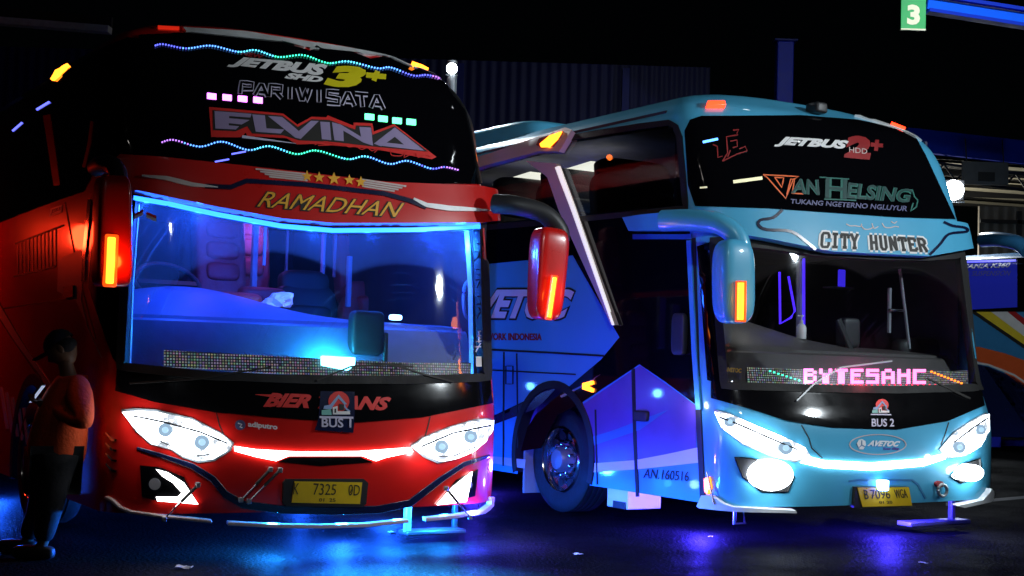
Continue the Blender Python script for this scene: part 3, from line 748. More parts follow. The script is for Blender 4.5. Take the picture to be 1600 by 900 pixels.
for t_, q in (('K', [(457, 754), (465, 754), (463, 771), (455, 771)]), ('7325', [(487, 754), (523, 756), (521, 772), (486, 772)]), ('0D', [(542, 756), (560, 757), (558, 773), (541, 773)]), ('01  25', [(496, 777), (521, 777), (521, 782.5), (495, 782)])):
    RED.text('plate_character', t_, q, M['ink'], pf, .035, .002, -.005)
RED.strip('plate_character', [(544, 769), (548, 760)], 1.3, M['ink'], pf, .036, .002)
# lettering on the lower black panel and body
RED.text('operator_lettering', 'BIER TRANS', [(416, 614), (610, 621), (607, 642), (410, 636)], M['redsticker'], None, .016, .003, .05, .3)
RED.strip('operator_flash', [(398, 617), (440, 620)], lambda t: 1+5*t, M['redsticker'], None, .016, .003)
pc = RED.patch('placard', [(499, 612), (552, 613), (552, 652), (550, 676), (490, 672), (496, 652)], M['navy'], None, .022, .004, cut=.2)
badge(RED, 527, 633, .82, 'BUS 1', [(500, 653), (546, 654), (546, 668), (500, 667)], pc, .026)
lg = RED.tri('builder_badge', [circ(375, 664, 8)], M['greysticker'], None, .008, .003)
RED.strip('badge_mark', [(371, 661), (377, 663), (374, 667), (378, 668)], 2, M['white'], lg, .012, .002)
RED.text('builder_lettering', 'adiputro', [(387, 658), (433, 663), (433, 674), (387, 669)], M['white'], None, .008, .003, .035)
# wipers, strobe, led board
for p in ([(492, 596), (545, 574), (600, 570), (642, 574)], [(705, 598), (655, 585), (622, 574), (600, 570)], [(205, 600), (300, 594), (420, 575)]):
    RED.strip('wiper', p, 2.6, M['ink'], None, .035, .012)
RED.patch('led_display', [(256, 547), (480, 559), (640, 567), (736, 567), (735, 590), (640, 590), (480, 587), (256, 572)], led_board('idle led board', .019, .30), None, -.04, .03, -.04, cut=.12)
sb = RED.patch('strobe_lamp', [(501, 556), (554, 559), (553, 571), (543, 579), (502, 571)], M['strobe'], None, .0, .03, -.02, cut=0, bevel=.006)
RED.strip('cabin_led_strip', [(209, 309), (262, 318), (340, 335), (440, 353), (520, 360), (640, 359), (750, 354)], 6.5, M['blueled'], None, .024, .015, .02)
RED.strip('pillar_cover', [(742, 354), (748, 450), (750, 588)], 20, M['white'], None, -.07, .04, -.07)
RED.strip('pillar_cover', [(213, 318), (203, 440), (198, 570)], 9, M['white'], None, -.05, .03, -.05)
# handwritten column on the right edge of the windscreen
RED.strip('handwritten_column', [[(738+a, 380+b) for a, b in p] for p in ([(6, 0), (14, 6)], [(2, 14), (16, 12)], [(10, 2), (8, 22), (0, 30)], [(10, 20), (18, 34)], [(4, 42), (16, 40), (15, 56)], [(5, 50), (14, 49)], [(4, 58), (15, 56)], [(12, 56), (6, 70)], [(6, 84), (18, 82)], [(12, 84), (11, 96)], [(5, 96), (18, 94)], [(16, 98), (6, 118)], [(8, 100), (20, 116)])], 1.8, M['ink'], None, .008, .002)
RED.strip('handwritten_column', [[(738+a, 518+b) for a, b in p] for p in ([(8, 0), (18, -1)], [(6, 7), (20, 6)], [(9, 0), (9, 18)], [(17, 0), (17, 16)], [(4, 16), (22, 14)], [(9, 11), (17, 10)], [(12, 18), (4, 32)], [(14, 18), (21, 36)], [(2, 24), (12, 24)])], 1.8, M['lilacpale'], None, .008, .002)
RED.patch('permit_sticker', [(743, 557), (758, 557), (759, 573), (743, 573)], M['white'], None, .006, .002, cut=0)
for k, (a, b, c_) in enumerate((((228, 334), (210, 343), (222, 333)), ((231, 334), (243, 346), (236, 332)))):
    x0, x1 = (209, 224) if k == 0 else (229, 244)
    fl = RED.patch('crossed_flag', [(x0, 338 if k == 0 else 334), (x1, 331 if k == 0 else 341), (x1, 337 if k == 0 else 347), (x0, 344 if k == 0 else 340)], M['white'], None, .008, .003, cut=0)
    RED.patch('red_half', [(x0, 335 if k == 0 else 331), (x1, 328 if k == 0 else 338), (x1, 332 if k == 0 else 342), (x0, 339 if k == 0 else 335)], M['redsticker'], fl, .010, .003, cut=0)
# ---- cabin
def cabin(h, ymax=4.2, floor=1.0, ceil=2.62):
    W_ = h.W-.09
    bm = bmesh.new()
    for c, s in (((0, (.32+ymax)/2, floor), (2*W_, ymax-.32, .04)), ((0, (.75+ymax)/2, ceil), (2*W_, ymax-.75, .04)), ((-W_, (.6+ymax)/2, (floor+ceil)/2), (.03, ymax-.6, ceil-floor)), ((W_, (.6+ymax)/2, (floor+ceil)/2), (.03, ymax-.6, ceil-floor)), ((0, ymax, (floor+ceil)/2), (2*W_, .04, ceil-floor))): box_bm(bm, c, s)
    return finish('cabin_lining', bm, M['lining'], h.root, 0)
cabin(RED)
def dashboard(h, mat, bulge, x0, x1, y0, z0, zc, face):
    """z(x,y): a front face, a crease, then a swelling top"""
    bm = bmesh.new(); nx = 40; rows = []
    prof = [(-.10, z0), (-.03, z0+face*.5), (.06, z0+face*.97), (.085, z0+face+.005), (.087, z0+face-.022), (.11, z0+face-.02), (.14, z0+face+.03)]
    for i in range(nx+1):
        u = i/nx; x = x0+(x1-x0)*u; nose = h.base(x)[1]; r = []
        for dy, z in prof: r.append(Vector((x, y0+dy+nose*.8, z)))
        b = bulge(u)
        for k in range(1, 15):
            t = k/14; r.append(Vector((x, y0+.14+nose*.8+t*.75, z0+face+.03+(b-.03)*sin(min(1, t*1.25)*pi/2)-max(0, t-.8)*.5)))
        r.append(Vector((x, y0+1.0+nose*.8, 1.02))); rows.append([bm.verts.new(p) for p in r])
    for a, b in zip(rows, rows[1:]):
        for k in range(len(a)-1): bm.faces.new((a[k], b[k], b[k+1], a[k+1]))
    return finish('dashboard', bm, mat, h.root, 28)
dashboard(RED, M['dash'], lambda u: .06+.20*math.exp(-((u-.22)/.28)**2), -1.36, 1.30, .30, 1.22, 0, .36)
for px_, py_, yl in ((345, 385, 1.9), (384, 380, 2.2), (322, 400, 2.6), (560, 400, 2.9)):
    p = RED.loc(px_, py_, yl); seat(R, p.x, yl-.25, p.z-.55, M['seat'], .42)
lamp('saloon_light', (-.5, 1.2, 2.5), (1, .35, .6), 1.6, R, .08)
for px_, yl in ((415, 1.3), (450, 2.6), (525, 2.2)):
    a = RED.loc(px_, 345, yl); box('curtain_rail', (a.x, yl, 2.3), (.02, .02, .5), M['cabin'], R, 0)
p = RED.loc(490, 470, 1.7); seat(R, p.x, 1.55, 1.02, M['ink'], .56, 'driver_seat')
p = RED.loc(590, 470, 2.4); seat(R, p.x, 2.2, 1.0, M['seat'], .62)
for px, top, bot, wd, mm in ((398, 330, 450, .05, 'cabin'), (505, 330, 470, .03, 'cabin'), (545, 400, 480, .04, 'cabin'), (640, 450, 530, .10, 'cabin'), (668, 440, 530, .08, 'cabin')):
    a = RED.loc(px, top, 1.9); b = RED.loc(px, bot, 1.9); box('grab_post', ((a.x+b.x)/2, 1.9, (a.z+b.z)/2), (wd, .05, a.z-b.z), M[mm], R, .01)
a = RED.loc(700, 440, 2.6); box('entry_door_panel', (a.x, 2.6, 1.75), (.55, .04, 1.3), M['cabin'], R)
gr = [RED.loc(x, y, .62) for x, y in ((742, 437), (730, 441), (725, 455), (725, 480), (730, 496), (742, 501))]
tube('grab_rail', smoothpts(gr, 5), .016, M['cabin'], R)
# dark monitor box on a stalk, small blue lamp
a = RED.loc(573, 520, .26); lozenge('dash_monitor', (a.x, .27, a.z), (.13, .05, .16), M['ink'], R, .3)
a = RED.loc(604, 545, .22); box('monitor_arm', (a.x, .24, a.z), (.035, .03, .24), M['ink'], R)
a = RED.loc(618, 496, .9); lozenge('dash_lamp', (a.x, .9, a.z), (.05, .03, .022), M['bluewhite'], R, .5)
sw = RED.loc(300, 430, .95)
bm = bmesh.new(); pts = [Vector((.24*cos(2*pi*k/28), 0, .24*sin(2*pi*k/28))) for k in range(29)]; tube_bm(bm, pts, .018, 8)
box_bm(bm, (0, 0, 0), (.44, .03, .05)); box_bm(bm, (0, .12, -.05), (.06, .25, .06))
bmesh.ops.transform(bm, matrix=Matrix.Translation((-.85, 1.18, 1.86)) @ Matrix.Rotation(radians(-50), 4, 'X'), verts=bm.verts); finish('steering_wheel', bm, M['dark'], R, 40)
for x_, y_ in ((225, 322), (310, 340), (400, 356), (490, 368), (580, 369), (670, 367), (735, 364)): lamp('strip_light', RED.pt(*RED.hit(x_, y_), -.05), (.012, .12, 1), 1.6, R, .02)
for x in (-.9, 0, .9): lamp('cabin_light', (x, .55, 2.30), (.012, .085, 1), E_CABIN, R, .06)
lamp('cabin_light', (.2, 2.0, 2.4), (.30, .10, 1), E_CABIN*.10, R, .1)
lamp('pillar_light', (1.22, .42, 2.25), (.03, .35, 1), 6, R, .03)
lamp('strobe_light', RED.pt(*RED.hit(527, 568), -.08), (.02, .50, 1), 90, R, .03)
# ---- sides
side_glass = [(-60, 135), (60, 140), (105, 100), (200, 60), (222, 62), (196, 170), (188, 250), (150, 262), (130, 300), (60, 325), (-60, 372)]
RED.patch('side_window', side_glass, M['glassblack'], None, .01, .02)
RED.strip('window_pillar', [(76, 180), (85, 240), (92, 290)], lambda t: 12-2*t, M['darkred'], None, .016, .01)
RED.strip('window_pillar', [(147, 190), (143, 225), (134, 262)], 5, M['darkred'], None, .016, .01)
RED.patch('turn_lamp', [(84, 127), (91, 112), (104, 98), (104, 106), (96, 120), (88, 127)], M['amberhot'], None, .03, .03, cut=0)
RED.strip('side_lamp', [(60, 172), (80, 160)], 2.5, M['led_deep'], None, .016, .005)
RED.strip('side_lamp', [(22, 205), (37, 192)], 2.5, M['led_deep'], None, .016, .005)
RED.strip('side_seam', [(-60, 492), (98, 468), (128, 466)], 2, M['ink'], None, .003, .003)
RED.strip('side_seam', [(102, 316), (112, 372), (128, 450), (150, 530)], 2, M['ink'], None, .003, .003)
RED.strip('grille_edge', [(24, 381), (100, 352)], 2.5, M['ink'], None, .006, .006); RED.strip('grille_edge', [(22, 432), (88, 416)], 2.5, M['ink'], None, .006, .006)
RED.strip('grille_bars', [[(28+i*6, 380-i*2.2), (28+i*6, 429-i*1.4)] for i in range(11)], 1.6, M['darkred'], None, .005, .005)
RED.patch('maker_plate', [(80, 326), (98, 320), (97, 332), (78, 339)], M['white'], None, .006, .003, cut=0)
RED.text('side_lettering', 'JETBUS', [(82, 328), (97, 323), (96, 330), (81, 336)], M['greysticker'], None, .010, .002, .03, .2)
RED.patch('door_handle', [(103, 448), (118, 446), (118, 464), (103, 466)], M['dark'], None, .02, .03, cut=0)
RED.patch('white_flash', [(92, 405), (132, 388), (128, 470), (140, 520), (160, 560), (120, 470), (90, 455)], M['pink'], None, .004, .004)
RED.strip('quarter_trim', [(142, 312), (133, 400), (132, 440)], 5, M['chrome'], None, .012, .012)
RED.patch('quarter_window', [(150, 320), (200, 330), (190, 575), (178, 560), (140, 450)], M['glassblack'], None, .010, .02)
RED.strip('diagonal_stripe', [(-20, 455), (30, 535), (80, 605)], lambda t: 12-7*t, M['pink'], None, .004, .004)  # pale diagonal band along the lower side
RED.strip('diagonal_stripe', [(-40, 420), (20, 520), (66, 590)], lambda t: 18-9*t, M['ink'], None, .003, .003)
for k in range(5): RED.strip('locker_louvre', [(2+k*9, 605+k*8), (12+k*8, 670+k*6)], 3.5, M['lilacpale'], None, .008, .01)
wheel(R, (-1.46, arch_c[0], .48))
RED.strip('arch_trim', [(0, 0), (1, 1)], 1, M['rubber'], None, .004, .004) if False else None
def right_panel(name, y0, y1, z0, z1, mat, off):
    q0, q1 = RED.snose+y0-.5, RED.snose+y1-.5
    return RED.skin(name, [(q0, z0), (q1, z0), (q1, z1), (q0, z1)], [(0, 1, 2, 3)], mat, None, off, .012, 35, .004, .4)
right_panel('side_window', .75, 11.6, 2.12, 3.25, M['glassblack'], .010); right_panel('entry_door', .62, 1.55, .42, 2.05, M['glassblack'], .012)
right_panel('dark_side_panel', 1.62, 11.6, 1.25, 2.06, M['navy'], .006)  # unseen navy panel, added to darken reflections in the blue bus
# ---- mirrors
arm = smoothpts([RED.loc(150, 262, .35), RED.loc(163, 256, .15), RED.loc(180, 262, .0), RED.loc(186, 285, -.08), RED.loc(185, 322, -.1)], 6)
tube('mirror_arm', arm, [.06]*len(arm), M['dark'], R, 12)
c = RED.loc(180, 362, -.1); k = RED.loc(180, 276, -.1).z-RED.loc(180, 450, -.1).z
wd = RED.loc(206, 362, -.1).x-RED.loc(150, 362, -.1).x
mr = lozenge('mirror', (c.x-.02, -.1, c.z), (wd/2*.95, .11, k/2), M['red'], R, .30, Matrix.Rotation(radians(-2), 4, 'Y'), -.06)
iz = RED.loc(174, 407, -.22)
box('indicator_housing', (iz.x, -.206, iz.z), (.088, .03, .33), M['ambershell'], mr, .014); box('indicator_bar', (iz.x-.006, -.226, iz.z), (.05, .02, .29), M['amberhot'], mr, .008)
box('mirror_glass', (c.x, .02, c.z-.05), (wd*.8, .01, k*.7), M['chrome'], mr, 0)
lamp('indicator_light', (c.x-.0, -.30, RED.loc(174, 407, -.22).z), (1, .22, .02), 2.2, R, .05)
arm = smoothpts([RED.loc(772, 318, .2), RED.loc(810, 322, .05), RED.loc(850, 334, -.02), RED.loc(872, 358, -.04), RED.loc(876, 378, -.04)], 6)
tube('mirror_arm', arm, [.075]*len(arm), M['dark'], R, 12)
c = RED.loc(855, 428, -.05); k = RED.loc(855, 356, -.05).z-RED.loc(855, 501, -.05).z; wd = RED.loc(884, 428, -.05).x-RED.loc(826, 428, -.05).x
mr = lozenge('mirror', (c.x, -.05, c.z), (wd/2*.80, .10, k/2), M['red'], R, .42, Matrix.Rotation(radians(3), 4, 'Y'), .08)
a = RED.loc(866, 434, -.19); b = RED.loc(857, 496, -.19)
tube('indicator_housing', [a+(a-b)*.05, b+(b-a)*.05], .028, M['ambershell'], mr, 10); tube('indicator_bar', [a+Vector((-.008, -.018, 0)), b+Vector((-.008, -.018, 0))], .017, M['amberhot'], mr, 10)
lamp('indicator_light', (a+b)/2+Vector((.02, -.1, 0)), (1, .22, .02), 1.6, R, .05)
for y_ in (1.9, 4.2): 
    box('side_led', (1.515, y_, 1.1), (.02, .35, .03), M['underdim'], R, 0); lamp('side_led_light', (1.75, y_, 1.1), (.06, .24, 1), E_GAP, R, .04)
lamp('violet_side_light', (1.66, .35, .55), (.08, .04, 1), 95, R, .04); lamp('blue_side_light', (1.60, 1.5, .25), (.02, .04, 1), 34, R, .04); lamp('blue_side_light', (1.2, .10, .24), (.03, .04, 1), 90, R, .04)
# ---- underside
box('chassis', (0, 6, .62), (2.3, 11.2, .6), M['dark'], R, 0)
br = [RED.loc(640, 822, .25), RED.loc(645, 845, .25)]
u = RED.loc(640, 830, .3); box('tow_bracket', (u.x, .34, .2), (.05, .05, .26), M['steel'], R)
v = RED.loc(712, 830, .4); box('step_bracket', (v.x, .42, .2), (.04, .04, .26), M['dark'], R)
bm = bmesh.new(); box_bm(bm, ((u.x+v.x)/2, .36, .075), (v.x-u.x+.05, .16, .035)); finish('tow_step', bm, M['dark'], R, 30, .01)


M['trim_glow'] = emit('glowing white trim', (1, .95, .95), .75, (.8, .78, .78))
M['busblue'] = pbr('royal blue paint', (.03, .16, .34), .35, 0, .6)
M['bluewindow'] = emit('blue lit window', (.02, .03, .5), .10)
M['greysticker2'] = pbr('pale grey sticker', (.45, .45, .55), .5)
M['stripeyellow'] = pbr('yellow stripe', (.55, .42, .03), .4)
M['stripewhite'] = pbr('white stripe', (.5, .5, .5), .4)
M['stripeorange'] = pbr('orange red stripe', (.5, .08, .02), .4)

# ================================================================== BLUE BUS
BLU = Hull('tour_bus', (3.144, 11.359), RZ, 1.56, .5, 3.0,
           [(.15, .05), (.4, 0), (.95, .0), (1.25, .13), (1.8, .24), (2.4, .34), (2.75, .43), (3.2, .60), (3.45, .72), (3.62, .88), (3.70, 1.05), (3.74, 1.25)],
           [(.15, 1), (3.1, 1), (3.3, .99), (3.45, .965), (3.56, .92), (3.66, .82), (3.72, .68), (3.74, .55)], 12,
           'light blue high deck tour bus with scrolling pink led board and blazing fog lamps')
B = BLU.root
wsb = [(1114, 376), (1200, 384), (1272, 394), (1360, 400), (1450, 402), (1502, 398), (1511, 470), (1529, 606), (1400, 610), (1270, 608), (1132, 603), (1122, 480)]
hole = [BLU.hit(x, y) for x, y in resample(wsb, 12)]
hub = BLU.side(872, 730, -1.53)
BARCH = (hub.y+.06, .52)
win_px = [(730, 266), (890, 216), (1000, 198), (1046, 192), (1056, 198), (1062, 214), (1072, 325), (980, 335), (880, 345), (730, 358)]
wc = (sum(p[0] for p in win_px)/len(win_px), sum(p[1] for p in win_px)/len(win_px))
whole = [BLU.hit(x+(wc[0]-x)*.04, y+(wc[1]-y)*.12) for x, y in resample(win_px, 12)]
BLU.body(M['cyan'], hole, [(BARCH[0], BARCH[1], .64)], [whole])
BLU.strip('windscreen_gasket', wsb, 12, M['rubber'], off=.021, thick=.06, closed=True)
BLU.patch('windscreen', wsb, windshield_mat('clear windscreen', (.85, .92, .95), .9, [(.5, 1.0, 1.25), (-.5, 1.0, 1.25)], .06), off=.0, thick=0, cut=.12)
BLU.patch('lower_panel', [(1112, 596), (1200, 604), (1400, 608), (1531, 604), (1537, 634), (1480, 658), (1400, 671), (1300, 668), (1230, 658), (1160, 636), (1112, 622)], M['black'], off=.012, thick=.02, bevel=.006)
BLU.patch('upper_windscreen', [(1070, 205), (1078, 188), (1095, 182), (1250, 181), (1340, 188), (1400, 200), (1428, 212), (1444, 240), (1492, 343), (1400, 340), (1300, 333), (1200, 326), (1087, 322), (1076, 290)], M['glassblack'], off=.008, thick=.02)
BLU.patch('roof_hatch_trim', [(1335, 182), (1385, 186), (1432, 208), (1440, 220), (1420, 208), (1380, 196)], M['alu'], off=.02, thick=.03)
a = BLU.pt(*BLU.hit(1273, 178), .05); lozenge('camera_housing', a, (.07, .08, .05), M['dark'], B, .4)
# visor with left shoulder
vis = BLU.patch('visor', [(975, 340), (1000, 336), (1085, 327), (1130, 325), (1240, 331), (1400, 345), (1485, 346), (1529, 352), (1531, 386), (1490, 394), (1450, 401), (1300, 394), (1270, 388), (1200, 374), (1110, 360), (985, 361)], M['cyan'], off=.10, thick=.12, lift=.08, bevel=.03, seg=4)
BLU.strip('visor_groove', curve2([(1222, 328), (1208, 340), (1188, 344), (1185, 352), (1198, 359), (1236, 362), (1262, 380), (1274, 390)], 4), 4.5, M['navy'], vis, .106, .01, .10)
BLU.strip('visor_groove', curve2([(1474, 347), (1488, 353), (1507, 356), (1510, 362), (1482, 366), (1468, 382), (1452, 398)], 4), 4, M['navy'], vis, .106, .01, .10)
slab = [(1284, 363), (1446, 373), (1452, 394), (1282, 387)]
def slab_text(h, body, quad, mat, off, grow, parent):
    """square block capitals with slab feet"""
    n = len(body); k = 0; gl = {
     'C': [[(.95, .62), (.95, .8), (.8, .95), (.2, .95), (.05, .8), (.05, .2), (.2, .05), (.8, .05), (.95, .2), (.95, .38)]],
     'I': [[(.5, 1), (.5, 0)], [(.15, .93), (.85, .93)], [(.15, .07), (.85, .07)]], 'T': [[(0, .93), (1, .93)], [(.5, 1), (.5, 0)], [(.25, .07), (.75, .07)], [(.04, .93), (.04, .68)], [(.96, .93), (.96, .68)]],
     'Y': [[(.08, 1), (.5, .5), (.5, 0)], [(.92, 1), (.5, .5)], [(-.08, .95), (.28, .95)], [(.72, .95), (1.08, .95)], [(.25, .06), (.75, .06)]],
     'H': [[(.18, 1), (.18, 0)], [(.82, 1), (.82, 0)], [(.2, .5), (.8, .5)], [(0, .94), (.36, .94)], [(.64, .94), (1, .94)], [(0, .06), (.36, .06)], [(.64, .06), (1, .06)]],
     'U': [[(.18, 1), (.18, .2), (.35, .05), (.65, .05), (.82, .2), (.82, 1)], [(0, .94), (.36, .94)], [(.64, .94), (1, .94)]],
     'N': [[(.16, 0), (.16, 1)], [(.16, .95), (.84, .05)], [(.84, 0), (.84, 1)], [(0, .06), (.34, .06)], [(.66, .94), (1, .94)]],
     'E': [[(.16, 1), (.16, 0)], [(.02, .93), (.95, .93)], [(.02, .07), (.95, .07)], [(.16, .5), (.7, .5)], [(.92, .93), (.92, .7)], [(.92, .07), (.92, .3)]],
     'R': [[(.16, 1), (.16, 0)], [(.02, .94), (.7, .94), (.92, .8), (.92, .62), (.7, .5), (.16, .5)], [(.6, .5), (.9, .06)], [(0, .06), (.36, .06)], [(.72, .06), (1.02, .06)]]}
    i = 0
    for word in body.split(' '):
        lines = []
        for ch in word:
            for st in gl[ch]: lines.append([bil(quad, (i+a*.80)/n, b) for a, b in st])
            i += 1
        i += 1
        h.strip('route_lettering', lines, grow, mat, parent, off, .002, .10, step=6)
slab_text(BLU, 'CITY HUNTER', slab, M['white'], .104, 10, vis)
slab_text(BLU, 'CITY HUNTER', slab, M['ink'], .108, 4.2, vis)
BLU.strip('calligraphy', [curve2([(x0+a, y0+b) for a, b in p], 4) for x0, y0, p in ((1322, 350, [(0, 0), (6, 3), (14, 3), (22, 4), (24, 0)]), (1345, 352, [(0, 0), (5, 6), (14, 6), (20, 2)]), (1362, 349, [(0, 0), (3, 8), (10, 5)]), (1378, 349, [(0, 0), (4, 6), (12, 7), (20, 5), (26, 6)]), (1392, 346, [(0, 0), (5, 3), (9, 0)]))], 1.5, M['pink'], vis, .104, .002, .10)
# upper glass lettering
BLU.text('maker_lettering', 'JETBUS', [(1213, 214), (1325, 221), (1322, 238), (1208, 230)], M['white'], None, .014, .002, .06, .3)
BLU.text('generation_numeral', '2', [(1318, 212), (1360, 215), (1359, 251), (1317, 247)], M['darkred'], None, .013, .002, .08, .1)
BLU.text('deck_lettering', 'HDD', [(1325, 231), (1353, 234), (1353, 242), (1325, 239)], M['pink'], None, .016, .002, .0, .0)
BLU.strip('plus_mark', [[(1359, 227), (1378, 229)], [(1369, 220), (1367, 237)]], 6, M['darkred'], None, .014, .002)
BLU.strip('crest_sticker', [[(1080+a/10, 190+b/10) for a, b in p] for p in ([(330, 370), (400, 400), (410, 570), (480, 550)], [(480, 630), (560, 500), (540, 250), (720, 220)], [(480, 630), (700, 520), (860, 470), (830, 400), (740, 440)], [(600, 320), (700, 300), (710, 400), (640, 420)], [(640, 150), (730, 140), (700, 200)], [(560, 560), (600, 460)])], 1.8, M['darkred'], None, .014, .002)
vv = BLU.strip('name_lettering', [[(1191, 274), (1246, 277), (1238, 281), (1226, 311), (1197, 278), (1191, 274)], [(1209, 278), (1220, 294), (1223, 279), (1209, 278)], [(1228, 304), (1234, 281), (1240, 281), (1236, 303), (1254, 304)]], 1.9, M['orange'], None, .014, .002)
for body, q, sh in (('AN', [(1240, 280), (1277, 282), (1279, 306), (1234, 303)], 0), ('H', [(1288, 279), (1322, 282), (1321, 312), (1287, 310)], 0), ('ELSING', [(1324, 286), (1424, 297), (1418, 318), (1321, 311)], 0)):
    BLU.text('name_lettering', body, q, M['teal'], vv, .014, .002, .05, sh)
    BLU.text('name_lettering', body, q, M['tealdark'], vv, .017, .002, .005, sh)
BLU.strip('name_swash', [[(1279, 278), (1325, 281)], [(1286, 312), (1336, 314)], [(1412, 297), (1424, 298), (1427, 308), (1432, 314), (1430, 324), (1421, 331), (1425, 318)]], 2, M['teal'], vv, .014, .002)
BLU.text('slogan_lettering', 'TUKANG NGETERNO NGLUYUR', [(1234, 311.5), (1417, 323), (1415, 331), (1233, 319)], M['greysticker'], None, .014, .002, .02)
BLU.strip('deck_lamp', [(1098, 223), (1121, 218)], 3.5, M['led_blue'], None, .012, .004)
BLU.strip('deck_lamp', [(1145, 285), (1190, 279)], 5, M['warmdim'], None, .012, .004)
BLU.strip('deck_lamp', [(1094, 294), (1105, 293)], 2.5, M['warmdim'], None, .012, .004)
# roof lamps
for q in ([(1104, 164), (1130, 164), (1132, 170), (1102, 170)], [(1392, 192), (1412, 196), (1414, 201), (1396, 197)]):
    BLU.patch('marker_lamp', q, M['redlamp'], None, .045, .05, step=20, cut=0, bevel=.008)
# lamps of the face
headlamp(BLU, [(1117, 640), (1140, 646), (1180, 665), (1230, 686), (1256, 700), (1266, 716), (1240, 722), (1200, 712), (1160, 694), (1128, 668)], [(1143, 660, 6), (1222, 699, 9)], [([(1128, 652), (1180, 676), (1240, 702)], 2.4)])
headlamp(BLU, [(1466, 702), (1488, 676), (1515, 658), (1539, 645), (1539, 672), (1525, 698), (1500, 714), (1478, 716)], [(1490, 698, 8), (1523, 672, 6)], [([(1482, 690), (1510, 670), (1534, 655)], 2.2)])
BLU.patch('light_bar', [(1258, 712), (1285, 719), (1360, 723), (1440, 717), (1478, 708), (1474, 717), (1440, 728), (1360, 735), (1285, 731), (1250, 723)], M['drl'], None, .02, .03, bevel=.005)
for bez, c, rx, ry in (([(1148, 714), (1172, 716), (1200, 722), (1240, 745), (1230, 768), (1190, 768), (1160, 745)], (1200, 741), 33, 24), ([(1530, 716), (1500, 726), (1484, 744), (1500, 754), (1532, 744)], (1508, 738), 19, 13)):
    fb = BLU.patch('fog_light', bez, M['dark'], None, .008, .012, bevel=.004)
    BLU.patch('fog_lens', circ(*c, rx, ry), M['fog'], fb, .06, .05, bevel=.012)
    lamp('fog_beam', BLU.pt(*BLU.hit(*c), .17), (.75, .92, 1), E_HEAD*3, B, .04)
    BLU.strip('bezel_trim', bez, 1.6, M['chrome'], fb, .014, .006, closed=True)
BLU.strip('shut_line', [(1252, 664), (1264, 685), (1268, 700), (1285, 716)], 1.5, M['ink'], None, .003, .003)
BLU.strip('shut_line', [(1482, 660), (1476, 680), (1470, 695)], 1.5, M['ink'], None, .003, .003)
ov = BLU.strip('oval_badge', circ(1371, 694.5, 44, 15.5, 36), 1.4, M['pink'], None, .006, .003, closed=True, step=20)
BLU.tri('badge_mark', [[(1338, 693), (1341, 687), (1346, 686), (1351, 689), (1352, 695), (1348, 702), (1342, 702)]], M['white'], ov, .008, .003)
BLU.strip('badge_mark', [[(1345, 688), (1345, 695), (1341, 699)], [(1345, 695), (1350, 698)]], 1, M['cyan_dark'], ov, .012, .002)
BLU.text('operator_lettering', 'AVETOC', [(1357, 688), (1406, 689), (1403, 698), (1354, 697)], M['white'], ov, .008, .003, .05, .25)
BLU.text('operator_lettering', 'Tour Org', [(1379, 699), (1404, 699), (1404, 703.5), (1378, 703.5)], M['violet'], ov, .008, .003, .05, .2)
pr = BLU.strip('plate_recess', [(1326, 752), (1340, 750), (1425, 750), (1434, 757), (1446, 779)], 3, M['cyan_dark'], None, .004, .004)
pf = BLU.patch('plate_frame', [(1332, 760), (1416, 760), (1421, 789), (1330, 792)], M['ink'], None, .03, .04, bevel=.005)
BLU.patch('number_plate', [(1335, 761), (1415, 760.5), (1420, 788), (1343, 790)], M['plate'], pf, .036, .006)
for t_, q in (('B', [(1344, 764), (1350, 764), (1352, 778), (1346, 778)]), ('7096', [(1354, 764), (1384, 763.5), (1386, 777), (1356, 778)]), ('WGA', [(1391, 763.5), (1410, 763), (1413, 776), (1394, 777)]), ('01 20', [(1368, 781), (1388, 780.5), (1389, 785), (1369, 785)])):
    BLU.text('plate_character', t_, q, M['ink'], pf, .040, .002, .0)
BLU.patch('plate_lamp', [(1365, 749), (1380, 749), (1379, 765), (1366, 765)], M['bluewhite'], None, .07, .05, step=20, cut=0, bevel=.01)
lamp('plate_light', BLU.pt(*BLU.hit(1372, 767), .12), (.12, .14, 1), 1.6, B, .02)
hk = [BLU.pt(*BLU.hit(x, y), .03) for x, y in circ(1468, 765, 7, 9, 14)]
tube('tow_hook', hk+[hk[0]], .014, M['steel'], B)
BLU.patch('hook_cover', circ(1465, 756, 6, 5, 12), M['darkred'], None, .03, .03, step=20, cut=0)
BLU.patch('lip_trim', [(1096, 791), (1103, 774), (1118, 774), (1134, 786), (1146, 790), (1238, 795), (1240, 799), (1142, 797), (1100, 794)], M['flap'], None, .05, .07, bevel=.006)
BLU.patch('lip_trim', [(1488, 788), (1528, 779), (1538, 768), (1541, 762), (1547, 771), (1540, 782), (1500, 791)], M['flap'], None, .05, .07, bevel=.006)
BLU.patch('side_marker', [(1104, 748), (1110, 745), (1113, 762), (1109, 772), (1105, 768)], M['amber'], None, .03, .03, cut=0)
a, b = BLU.hit(1109, 737), BLU.hit(1122, 787); tube('stay_rod', [BLU.pt(*a, .03), BLU.pt(*b, .06)], .007, M['chrome'], B)
fl = BLU.loc(1156, 800, .45)
tube('tow_loop', [fl+Vector((-.05, 0, .06)), fl+Vector((-.055, 0, -.09)), fl+Vector((.055, 0, -.09)), fl+Vector((.03, 0, .06))], .014, M['steel'], B)
# placard
badge(BLU, 1376, 637, .5, 'BUS 2', [(1359, 655), (1394, 655), (1394, 667), (1359, 667)], None, .018)
